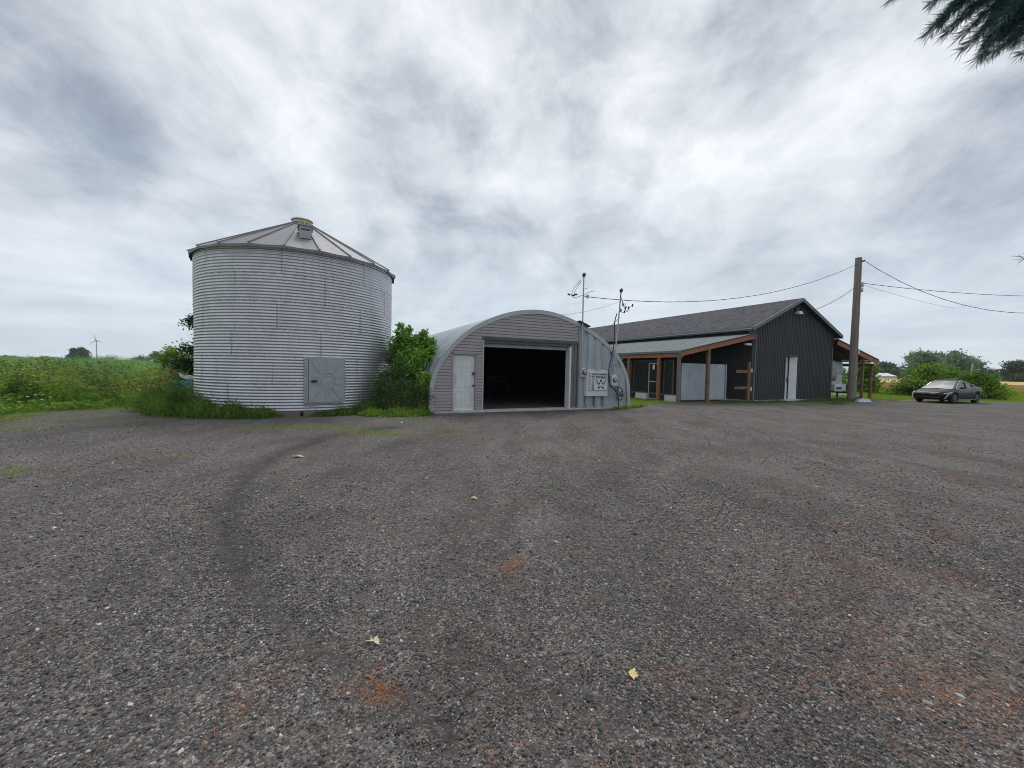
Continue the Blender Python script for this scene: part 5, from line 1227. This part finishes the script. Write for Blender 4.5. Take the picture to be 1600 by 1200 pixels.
def shrubs():
    # mass between silo and workshop
    base = gp(640, 648)
    def place(px, py, dep): p = at(px, py, dep); return (p.x-base.x, p.y-base.y, p.z)
    root = empty('leafy_shrub', base, 0, label='bright green leafy shrub between the silo and the arched workshop', cat='shrub')
    bl = []
    for x, y, dep, r_ in ((628, 520, 15.6, .22), (622, 535, 15.6, .30), (634, 528, 15.4, .24), (645, 540, 15.4, .36), (660, 530, 15.6, .28), (668, 540, 15.6, .30), (655, 555, 15.0, .38), (636, 560, 15.0, .36), (672, 556, 15.8, .26), (645, 575, 14.6, .34), (662, 590, 14.3, .26), (625, 575, 15.2, .34), (655, 602, 14.1, .26), (662, 610, 14.2, .18), (618, 548, 15.8, .26), (640, 515, 15.6, .12), (626, 509, 15.6, .10), (662, 520, 15.6, .13), (676, 533, 15.7, .12)):
        bl.append((place(x, y, dep), r_, .85))
    crown('foliage', root, bl, 9500, .11, .07, M['bright'], .25, .35)
    t = MB()
    for b in bl: c = Vector(b[0]); t.tube([(rnd.uniform(-.3, .3), 1+rnd.uniform(-.3, .3), -.1), c*.5+Vector((0, .4, 0)), c+Vector((0, 0, b[1]*.6))], [.03, .02, .006], 5)
    t.build('stems', M['bark'], root)
    b2 = gp(615, 648)
    root = empty('wild_bush', b2, 0, label='dark tangled bush against the right side of the silo', cat='bush')
    bl = []
    for x, y, dep, r_ in ((612, 560, 15.2, .30), (618, 585, 14.6, .40), (600, 610, 14.0, .36), (625, 610, 14.0, .42), (645, 615, 13.9, .42), (660, 622, 14.0, .32), (610, 632, 13.7, .34), (635, 636, 13.6, .34), (655, 638, 13.7, .28), (594, 636, 13.8, .25), (590, 600, 14.3, .14), (598, 590, 14.4, .2), (640, 590, 14.4, .36)):
        p = at(x, y, dep); bl.append(((p.x-b2.x, p.y-b2.y, p.z), r_, .95))
    crown('foliage', root, bl, 15000, .085, .028, M['darkweed'], .1, .2)
    P_ = np.concatenate([np.array(b[0])[None]+NR.normal(0, b[1]*.5, (120, 3)) for b in bl[:9]]); V, F = leaves_geo(P_, NR.normal(size=P_.shape)+[0, 0, .5], .05, .03); npmesh('seed_heads', V[:1400*4], F[:1400], M['drystem'], root)
    t = MB()
    for b in bl: c = Vector(b[0]); t.tube([(c.x*.5+rnd.uniform(-.2, .2), c.y*.6, -.1), c*.55+Vector((0, 0, .1)), c+Vector((0, 0, b[1]*.7))], [.02, .012, .004], 5)
    t.build('stems', M['bark'], root)
    # behind the silo at left
    tree('dark_tree', (-14.45, 18.6, 0), 4.0, 1.0, 9000, .12, M['cedarleaf'], 'dark narrow tree showing past the left edge of the silo', trunk=.10, base=.12, nb=34, bs=.34, seed=4)
    tree('young_shrub', (-17.2, 20.5, 0), 2.6, .95, 2600, .13, M['weed'], 'open young shrub rising from the flowers left of the silo', 'shrub', trunk=.03, base=.2, nb=22, bs=.26, seed=6)
    # right side
    def bush(x, ybase, dep, h, rad, n, mm, lab, seed, L=.22, **kw):
        p = at(x, ybase, dep); return tree('round_bush', (p.x, p.y, 0), h, rad, n, L, mm, lab, 'bush', trunk=.06, base=.05, seed=seed, **kw)
    bush(1444, 600, 34, 2.75, 1.9, 9000, M['midbush'], 'broad green bush behind the front of the parked car', 11, nb=30, bs=.75)
    bush(1482, 600, 36, 2.5, 1.5, 6000, M['midbush'], 'green bush directly behind the roof of the parked car', 12, nb=26, bs=.75)
    bush(1524, 600, 33, 2.15, 1.5, 6500, M['midbush'], 'lower green bush behind the tail of the parked car', 13, nb=26, bs=.6)
    bush(1545, 600, 35, 1.9, 1.5, 3500, M['midbush'], 'smallest green bush at the right end of the row behind the car', 14, nb=18, bs=.45)
    bush(1350, 600, 38, 3.0, 1.1, 5000, M['midbush'], 'green bush seen between the posts of the right lean-to', 15, nb=22, bs=.6)
    bush(1310, 600, 46, 2.6, 2.2, 4000, M['midbush'], 'shaded bush behind the trailer and the utility pole', 18, nb=22, bs=.6)
    def far(x, dep, h, rad, n, mm, lab, seed, L=.7, nm='broadleaf_tree', **kw):
        p = at(x, 590, dep); return tree(nm, (p.x, p.y, 0), h, rad, n, L, mm, lab, 'tree', trunk=.25, seed=seed, group='trees beyond the wheat field', **kw)
    far(1437, 120, 9.6, 5.0, 5000, M['farhaze'], 'tall haze-pale tree with loose crown above the broad bush', 21, nb=26, bs=1.5, base=.25)
    far(1463, 135, 9.8, 5.5, 5000, M['farhaze'], 'rounded haze-pale tree second from left in the tall clump', 22, nb=26, bs=1.7)
    far(1490, 130, 10.2, 6.0, 5500, M['farhaze'], 'tallest haze-pale tree in the middle of the clump behind the car', 23, nb=28, bs=1.8)
    far(1512, 140, 8.6, 5.0, 4500, M['far'], 'dark tree at the right end of the clump behind the car', 24, nb=26, bs=1.7)
    far(1528, 150, 6.2, 5.0, 4000, M['far'], 'low dark tree beside the thin leaning poles', 25, nb=26, bs=1.6)
    far(1587, 135, 8.6, 6.0, 7000, M['far'], 'dense dark grey-green tree at the right edge of the picture', 26, nb=34, bs=1.7, base=.08)
    far(1618, 140, 9.0, 6.0, 4000, M['far'], 'dark tree cut off by the right edge', 27, nb=30, bs=1.8, base=.08)
    far(1383, 210, 9.5, 7, 4000, M['far'], 'dark domed tree left of the broad bush, beside the white roof', 28, L=1.1, nb=26, bs=2.3, base=.1)
    far(1368, 230, 6.5, 8, 3000, M['farhaze'], 'low haze-pale tree beside the lean-to post', 29, L=1.1, nb=26, bs=2.3, base=.05)
    def farlow(x, dep, h, rad, n, mm, lab, seed):
        p = at(x, 575, dep); return tree('distant_tree', (p.x, p.y, 0), h, rad, n, 1.6, mm, lab, 'tree', trunk=.4, base=.15, nb=16, bs=rad*.35, seed=seed)
    farlow(116, 330, 11, 5, 2000, M['far'], 'small round distant tree on the left horizon', 31)
    farlow(128, 335, 12, 5.5, 2000, M['far'], 'second small distant tree right beside it, left of the wind turbine', 32)
    farlow(222, 420, 8, 10, 1500, M['far'], 'low distant tree between the wind turbine and the silo', 33)
    farlow(246, 430, 14, 7, 1500, M['far'], 'tiny tree standing above the pale far roof near the silo', 34)
    farlow(175, 450, 7, 14, 1500, M['far'], 'low flat distant tree just right of the wind turbine', 35)
shrubs()

def far_treeline():
    parts = []
    for x0, x1, dep, h in ((1365, 1640, 330, 9), (-300, 330, 600, 5.5), (1380, 1470, 260, 7)):
        n = 9000; x = NR.uniform(x0, x1, n); hh = h*(.7+.3*np.sin(x*.11)+.15*np.sin(x*.37+1)); z = hh*NR.uniform(0, 1, n)
        P_ = np.stack([(x-800)/FPX*dep, np.full(n, float(dep))+NR.uniform(-6, 6, n), z], 1)
        parts.append(leaves_geo(P_, NR.normal(size=(n, 3)), dep/150., dep/200., NR.normal(0, .5, (n, 3))+[0, -1, .4]))
    V, F, Mi = join(parts); tag(npmesh('distant_woods', V, F, M['far']), 'thin line of distant woods on the horizon', 'woods', kind='stuff')
far_treeline()

def fields():
    # ripe wheat beyond the right-hand grass
    m = MB(); a = at(1330, 600, 48); 
    pts = [((1345-800)/FPX*52, 52), ((1420-800)/FPX*51, 51), ((1700-800)/FPX*50, 50), ((1700-800)/FPX*300, 300), ((1345-800)/FPX*300, 300)]
    m.add([(x, y, .92) for x, y in pts]+[(x, y, -.02) for x, y in pts], [(0, 1, 2, 3, 4)]+[(i, i+5, (i+1) % 5+5, (i+1) % 5) for i in range(5)])
    tag(m.build('wheat_field', M['wheatbase']), kind='structure')
    P_ = np.concatenate([scatter_pix(26000, 1340, 1660, 43, 54, 1), scatter_pix(26000, 1340, 1660, 50, 110, .6)]); n = len(P_)
    V, F = blades_geo(P_, NR.normal(0, .25, (n, 3))*[1, 1, 0], NR.uniform(.75, 1.08, n), .035*(P_[:, 1]/50), .4, 2)
    tag(npmesh('wheat', V, F, M['straw']), 'golden ripe wheat standing behind the green strip', 'wheat', kind='stuff')
    # grass on the right
    P_ = scatter_pix(60000, 1330, 1680, 27.3, 46, 1.0); P_ = P_[~inside(P_[:, 0], P_[:, 1], YARD)]; n = len(P_)
    h = np.clip((P_[:, 1]-29)*.03, .05, .28)*NR.uniform(.5, 1.3, n)
    V, F = blades_geo(P_, NR.normal(0, .4, (n, 3))*[1, 1, 0], h, .03, .5, 2)
    P2 = scatter_pix(900, 935, 1062, 15.5, 24, 1.0)
    g2 = P2
    g3 = np.array([bw(rnd.uniform(-9.5, -5.6), rnd.uniform(-.6, 9), 0) for _ in range(9000)]); n3 = len(g3)
    b = blades_geo(g3, NR.normal(0, .5, (n3, 3))*[1, 1, 0], NR.uniform(.03, .15, n3), .014, .6, 2)
    g4 = np.array([[SC.x+rnd.uniform(-5.5, 9), SC.y+rnd.uniform(-.5, 9), 0] for _ in range(7000)]); _l = g4-np.array(Q0); _u = _l@np.array(_BU); _v = _l@np.array(_BV); g4 = g4[~((_u > -.1) & (_u < 9.2) & (_v > -.5))]; n4 = len(g4)
    c = blades_geo(g4, NR.normal(0, .5, (n4, 3))*[1, 1, 0], NR.uniform(.05, .4, n4), .014, .6, 2)
    g5 = np.array([bw(rnd.uniform(8.6, 15), rnd.uniform(-.4, 8), 0) for _ in range(4000)]); n5 = len(g5)
    d = blades_geo(g5, NR.normal(0, .5, (n5, 3))*[1, 1, 0], NR.uniform(.04, .25, n5), .016, .6, 2)
    V, F, Mi = join([(V, F), b, c, d])
    tag(npmesh('grass', V, F, M['grass']), 'green grass round the buildings and beyond the gravel at right', 'grass', kind='stuff')
    # sparse tufts growing through the gravel
    P_ = []
    for x, y, n_, s_ in ((385, 672, 60, .25), (410, 668, 260, .30), (440, 667, 240, .35), (470, 668, 220, .3), (505, 667, 300, .35), (535, 670, 330, .28), (562, 676, 320, .25), (590, 675, 240, .22), (607, 679, 140, .15), (630, 681, 140, .3), (700, 673, 200, .25), (1010, 668, 40, .3), (8, 738, 260, .25), (278, 714, 50, .14), (190, 705, 40, .3), (180, 670, 200, .6), (5, 672, 500, .5), (865, 758, 14, .08), (650, 655, 300, .6), (700, 679, 120, .2), (1290, 640, 500, 1.0), (1240, 636, 400, .8), (1400, 634, 500, 1.6), (355, 668, 90, .3), (60, 660, 500, .7), (150, 652, 400, .7)):
        c_ = gp(x, y); k = NR.normal(0, s_, (n_, 2)); P_.append(np.stack([c_.x+k[:, 0]*1.3, c_.y+k[:, 1]*.7, np.zeros(n_)], 1))
    for i in range(1, 7):
        ax, ay = EDGE[i]; bx, by = EDGE[i+1]; n_ = 900; t = NR.uniform(size=n_); o_ = np.abs(NR.normal(0, .5, n_)); P_.append(np.stack([ax+(bx-ax)*t+o_, ay+(by-ay)*t-o_*.6, np.zeros(n_)], 1))
    P_ = np.concatenate(P_); n = len(P_); P_[:, 2] = hfun(P_[:, 0], P_[:, 1])
    V, F = blades_geo(P_, NR.normal(0, .9, (n, 3))*[1, 1, 0], NR.uniform(.02, .065, n), .013, .9, 2)
    tag(npmesh('sparse_grass', V, F, M['drygrass']), 'sparse yellow-green tufts growing through the gravel', 'grass', kind='stuff')
fields()

def distant():
    # wind turbine
    p = at(151, 560, 900); root = empty('wind_turbine', (p.x, p.y, 0), R(35), label='white three-bladed wind turbine far off on the left horizon', cat='wind turbine')
    hub = 48
    m = MB(); m.tube([(0, 0, 0), (0, 0, hub)], [1.3, .8], 12); m.build('tower', M['greytrim'], root)
    m = MB(); m.box((-1.5, -3.5, hub-1.2), (1.5, 4, hub+1.5)); m.build('nacelle', M['greytrim'], root, bevel=.3)
    m = MB(); m.tube([(0, -3.5, hub), (0, -4.8, hub), (0, -5.3, hub)], [1.4, 1.2, .3], 10); m.build('hub', M['greytrim'], root)
    for k in range(3):
        a = R(100+120*k); d = Vector((math.cos(a), 0, math.sin(a))); m = MB(); s_ = Vector((-d.z, 0, d.x)); c = Vector((0, -4.4, hub))
        m.add([c+s_*.6, c+d*3+s_*.9, c+d*13+s_*.2, c+d*13-s_*.15, c+d*3-s_*.6, c-s_*.6]+[q+Vector((0, .5, 0)) for q in (c+s_*.6, c+d*3+s_*.9, c+d*13+s_*.2, c+d*13-s_*.15, c+d*3-s_*.6, c-s_*.6)],
              [(0, 1, 4, 5), (1, 2, 3, 4), (11, 10, 7, 6), (10, 9, 8, 7)]+[(i, i+6, (i+1) % 6+6, (i+1) % 6) for i in range(6)]); m.build('blade', M['greytrim'], root)
    def shed(x0, x1, y, dep, h, lab, nm='distant_shed'):
        a = at(x0, y, dep); b = at(x1, y, dep); w_ = b.x-a.x; root = empty(nm, (a.x, a.y, 0), 0, label=lab, cat='shed')
        m = MB(); m.box((0, 0, 0), (w_, 10, h*.6)); m.build('wall', M['greytrim'], root)
        m = MB(); m.prism([(-.5, 0), (10.5, 0), (5, 0)][:0] or [(0, h*.6), (10, h*.6), (5, h)], 0, w_); m.v = [(y_, x_, z_) for x_, y_, z_ in m.v]; m.build('roof', M['white'], root)
    shed(176, 206, 560, 420, 6.0, 'long low white shed on the left horizon, nearer the wind turbine')
    shed(232, 262, 562, 420, 5.0, 'pale low roof on the horizon near the silo')
    shed(1378, 1402, 586, 190, 3.6, 'low dark shed with white roof across the wheat field')
    for x, yt, dep, h, lean, lab in ((1514, 566, 110, 6.0, .8, 'pale leaning pole above the bushes behind the car'), (1545, 576, 190, 7.5, 0, 'leftmost of three thin far poles at the field edge'), (1552, 577, 190, 7.2, 0, 'middle of three thin far poles at the field edge'), (1561, 579, 190, 6.6, 0, 'rightmost of three thin far poles at the field edge')):
        p = at(x, 590, dep); r_ = empty('distant_pole', (p.x, p.y, 0), 0, label=lab, cat='pole', group='thin distant poles')
        m = MB(); m.tube([(0, 0, 0), (lean, 0, h)], .16 if dep > 150 else .13, 6); m.build('shaft', M['greytrim'], r_)
        if dep < 150: m = MB(); m.tube([(lean*.55, 0, h*.72), (3.2, 0, h*.68)], .06, 5); m.build('arm', M['greytrim'], r_)
        else: m = MB(); m.box((-.7, -.06, h-.7), (.7, .06, h-.5)); m.build('crossarm', M['greytrim'], r_)
distant()

# ---------------------------------------------------------------- pine at the right, mostly outside the picture
def pine():
    T = Vector((6.6, 2.7, 0)); root = empty('pine_tree', T, 0, label='dark pine whose needled branches hang into the upper right corner', cat='tree')
    m = MB(); m.tube([(0, 0, -.1), (.05, 0, 3), (0, .05, 7), (0, 0, 11)], [.24, .20, .13, .03], 12); m.build('trunk', M['bark'], root)
    br = MB(); NP, ND = [], []
    def twig(p, q, n_, r0):
        p, q = Vector(p), Vector(q); mid = (p+q)/2+Vector((0, 0, .05)); pts = resample3([p, mid, q], 4); br.tube(pts, [r0*(1-.7*i/(len(pts)-1)) for i in range(len(pts))], 5)
        d = (q-p).normalized()
        t = NR.uniform(.15, 1.02, n_); P_ = np.array(p)[None]*(1-t)[:, None]+np.array(q)[None]*t[:, None]+np.array([0, 0, .05])*(4*t*(1-t))[:, None]
        rad = unit(NR.normal(size=(n_, 3))); NP.append(P_); ND.append(np.array(d)[None]*.95+rad*.75)
    # tips given as photo positions and depths
    tips = [((1395, -2), 3.3), ((1412, -12), 3.2), ((1455, 4), 3.2), ((1478, -12), 3.3), ((1500, 10), 3.1), ((1462, 38), 3.0), ((1452, 52), 3.0), ((1480, 50), 3.0), ((1500, 58), 3.05), ((1520, 40), 3.1), ((1500, 28), 3.0), ((1505, 76), 3.0), ((1520, 68), 3.1),
            ((1528, 94), 3.0), ((1545, 88), 3.0), ((1560, 78), 3.05), ((1535, 12), 3.2), ((1560, 20), 3.1), ((1585, 15), 3.1), ((1570, 50), 3.1), ((1600, 45), 3.0), ((1600, 82), 3.0), ((1618, 70), 3.0), ((1590, 70), 3.1), ((1545, 60), 3.2), ((1590, -10), 3.3), ((1530, -12), 3.3), ((1640, 40), 3.1), ((1650, 90), 3.0), ((1598, 405), 3.4), ((1640, 400), 3.3), ((1560, 5), 3.2), ((1515, 18), 3.15), ((1482, 20), 3.1), ((1575, 35), 3.0), ((1610, 20), 3.0), ((1555, 66), 3.0), ((1540, 36), 3.0)]
    for (x, y), d in tips:
        q = at(x, y, d)-T; back = Vector((.55+rnd.uniform(-.1, .1), -.05+rnd.uniform(-.2, .2), .42+rnd.uniform(-.1, .1))) if y < 300 else Vector((.6, 0, .1))
        p = q+back; n_ = 420 if y < 300 else 90
        twig(p, q, n_, .006)
        if x < 1600 and y < 300: twig(p+Vector((rnd.uniform(-.1, .2), rnd.uniform(-.2, .2), .05)), q+Vector((.14, rnd.uniform(-.12, .12), .10)), 320, .006); twig(p+Vector((.1, .1, .1)), q+Vector((.26, rnd.uniform(-.2, .2), .24)), 300, .006)
        a_ = Vector((0, 0, max(2.0, p.z+.2))) ; br.tube(resample3([a_, a_.lerp(p, .5)+Vector((0, 0, .25)), p], 4), [.05]*2+[.035]*3+[.02]*3+[.012], 6) if rnd.random() < .35 else None
    # other whorls of branches out of the picture
    for k in range(60):
        a = rnd.uniform(-1.5, 1.5); z = rnd.uniform(4.6, 10.5); L_ = (11.5-z)*.33+.5
        if k % 3 == 0: a += PI; z = max(z, 6.5); L_ = min(L_, 1.3)
        q = Vector((math.cos(a)*L_, math.sin(a)*L_, z-.2)); p = Vector((0, 0, z)); br.tube(resample3([p, (p+q)/2+Vector((0, 0, .15)), q], 3), [.04, .035, .03, .02, .015, .01, .006], 5)
        for j in range(4):
            t = rnd.uniform(.35, 1); c = p.lerp(q, t); twig(c, c+Vector((math.cos(a+rnd.uniform(-1, 1)), math.sin(a+rnd.uniform(-1, 1)), -.15))*.45, 130, .006)
    br.build('branches', M['bark'], root)
    P_ = np.concatenate(NP); D = np.concatenate(ND); n = len(P_)
    V, F = leaves_geo(P_, D+np.array([0, 0, -.10]), NR.uniform(.06, .11, n), .0042)
    npmesh('needles', V, F, M['needle'], root)
pine()

def plastic():
    c = gp(287, 626); c = at(287, 594, 15.5); root = empty('plastic_sheet', (c.x, c.y, .55), .4, label='turquoise and white plastic sheet caught in the weeds left of the silo', cat='plastic sheet')
    for nm, mm, sc, off in (('turquoise_part', 'turquoise', (.28, .3), (0, 0, .1)), ('white_part', 'white', (.26, .07), (.16, -.1, .52))):
        vs = []; n = 8
        for i in range(n+1):
            for j in range(n+1): x, y = (i/n-.5)*2*sc[0], (j/n-.5)*2*sc[1]; vs.append((x+off[0], .06*math.sin(9*x+5*y)+off[1], y+.05*math.sin(11*x)-.5*x*(mm == 'white')+off[2]))
        m = MB(); m.add(vs, [(i*(n+1)+j, (i+1)*(n+1)+j, (i+1)*(n+1)+j+1, i*(n+1)+j+1) for i in range(n) for j in range(n)]); m.build(nm, M[mm], root, recalc=False)
plastic()
def litter():
    # fallen needles in drifts
    spots = [(795, 887, 160, .04), (805, 884, 120, .04), (582, 1084, 120, .032), (600, 1078, 90, .028), (560, 1068, 60, .03), (405, 1075, 90, .1), (700, 1035, 70, .08), (600, 800, 20, .05), (1330, 880, 160, .22), (1345, 900, 140, .15), (1150, 900, 60, .2), (1420, 1090, 220, .16), (1500, 1110, 200, .2), (1390, 1000, 80, .15), (1530, 940, 200, .22), (1560, 900, 100, .25), (1480, 830, 110, .4), (1250, 1050, 90, .2), (1100, 1050, 80, .2), (820, 960, 60, .2), (930, 1180, 90, .08), (460, 830, 30, .1), (350, 1140, 60, .06), (760, 1165, 60, .08), (880, 1060, 60, .2), (1200, 780, 60, .5), (1000, 750, 60, .7), (1560, 1060, 260, .15), (1590, 1130, 120, .12), (1050, 880, 50, .3), (1300, 800, 70, .5), (1180, 950, 60, .2), (640, 940, 30, .2), (240, 1120, 20, .1)]
    P_ = []; D = []
    for x, y, n_, s_ in spots:
        c = gp(x, y); n_ = int(n_*(1.9 if x > 1250 else .9)); k = NR.normal(0, s_, (n_, 2))*[1.9, .6]; an_ = NR.uniform(0, PI); jit = NR.normal(0, s_*.9, (4, 2))[NR.integers(0, 4, n_)]; k = k+jit; px2, py2 = c.x+k[:, 0]*math.cos(an_)-k[:, 1]*math.sin(an_), c.y+k[:, 0]*math.sin(an_)+k[:, 1]*math.cos(an_)
        P_.append(np.stack([px2, py2, hfun(px2, py2)+NR.uniform(.006, .02, n_)], 1)); a0 = NR.uniform(0, 2*PI); a = NR.normal(a0, .9, n_); D.append(np.stack([np.cos(a), np.sin(a), NR.normal(0, .08, n_)], 1))
    n_ = 5200; a = NR.uniform(R(-52), R(54), n_); r_ = np.sqrt(NR.uniform(2.2, 90, n_)); x, y = r_*np.sin(a), r_*np.cos(a); k = NR.uniform(size=n_) < .18+.75*(x > .35*y)
    x, y = x[k], y[k]; P_.append(np.stack([x, y, hfun(x, y)+.012], 1)); a = NR.uniform(0, 2*PI, len(x)); D.append(np.stack([np.cos(a), np.sin(a), NR.normal(0, .08, len(x))], 1))
    P_ = np.concatenate(P_); D = np.concatenate(D); n = len(P_)
    V, F = leaves_geo(P_, D, NR.uniform(.02, .07, n), .0022, np.tile([0, 0, 1.], (n, 1))+NR.normal(0, .3, (n, 3)))
    tag(npmesh('fallen_needles', V, F, M['litter']), 'rust-orange dry pine needles drifted over the gravel', 'pine needles', kind='stuff')
    def leaf(x, y, s_, mm, lab, seed):
        r_ = random.Random(seed); c = gp(x, y); root_pts = []; k = 20
        for i in range(k): a = 2*PI*i/k; rr = s_*(.45+.35*abs(math.cos(1.5*a+seed)))*(1+r_.uniform(-.4, .45))*(1.3 if abs(math.sin(a)) < .4 else .85); root_pts.append((rr*math.cos(a), rr*math.sin(a)*.8, .012+.25*s_*abs(math.sin(a))**2+r_.uniform(0, .004)))
        m = MB(); m.add([(0, 0, .012)]+root_pts, [(0, 1+i, 1+(i+1) % k) for i in range(k)]); b = m.v
        m.add([(p[0], p[1], p[2]-.0015) for p in b], [(0, 1+(i+1) % k, 1+i) for i in range(k)])
        o = m.build('fallen_leaf', M[mm], None, recalc=False); o.location = (c.x, c.y, float(hfun(c.x, c.y))+.004); o.rotation_euler = (.1, 0, r_.uniform(0, 6)); tag(o, lab, 'leaf', 'leaves fallen on the gravel')
    leaf(586, 1008, .042, 'leafg', 'curled pale green leaf on the gravel above the rust-orange needle sprig', 1)
    leaf(989, 1060, .042, 'leafy', 'ragged yellow leaf lying alone on the gravel, nearest the bottom centre', 2)
    leaf(741, 781, .05, 'leafy', 'small yellow leaf on the gravel in front of the white workshop door', 3)
    leaf(465, 715, .095, 'leafg', 'pale leaf on the gravel in front of the silo', 4)
    leaf(626, 661, .09, 'leafg', 'tiny pale leaf by the weeds between silo and workshop', 5)
    # dry stalk
    a, b = gp(845, 1082), gp(862, 1112); m = MB(); m.tube([a+Vector((0, 0, .02)), (a+b)/2+Vector((.01, 0, .03)), b+Vector((0, 0, .02))], .0022, 5); tag(m.build('dry_stalk', M['drystem']), 'thin straw-coloured stalk lying on the gravel near the yellow leaf', 'stalk')
    def rock(x, y, s_, mm, lab, seed):
        import bmesh
        r_ = random.Random(seed); bm = bmesh.new(); bmesh.ops.create_icosphere(bm, subdivisions=1, radius=s_)
        for v_ in bm.verts: v_.co = Vector((v_.co.x*1.2, v_.co.y*.8, v_.co.z*.45))*(1+r_.uniform(-.28, .2))
        me = bpy.data.meshes.new('stone'); bm.to_mesh(me); bm.free(); o = link('pale_stone', me, M[mm]); c = gp(x, y); o.location = (c.x, c.y, float(hfun(c.x, c.y))+s_*.3); o.rotation_euler = (0, 0, r_.uniform(0, 6)); tag(o, lab, 'stone', 'larger pale stones in the gravel')
    rock(283, 1176, .014, 'concrete', 'pale angular stone near the bottom left corner', 1)
    rock(1450, 1098, .022, 'oldstone', 'largest flat tan stone at the lower right beside orange needles', 2)
    rock(1500, 1087, .018, 'concrete', 'flat white-grey stone right of the largest tan stone', 3)
    rock(667, 748, .03, 'concrete', 'pale stone on the gravel in line with the workshop left corner', 4)
    rock(204, 1097, .014, 'concrete', 'small pale stone left of the orange needles at lower left', 5)
litter()

# ---------------------------------------------------------------- air
def haze():
    m = bpy.data.materials.new('haze'); m.use_nodes = True; t = NT(m.node_tree); t.n.clear()
    pv = t.node('ShaderNodeVolumePrincipled', {'Color': (.93, .96, 1.0, 1), 'Density': .00015, 'Anisotropy': .0})
    t.l.new(pv.outputs[0], t.node('ShaderNodeOutputMaterial').inputs['Volume'])
    b = MB(); b.box((-1600, -1590, -1.1), (1600, 1620, 75)); tag(b.build('haze', m), 'thin pale haze over the far fields', 'haze', kind='stuff')
haze()
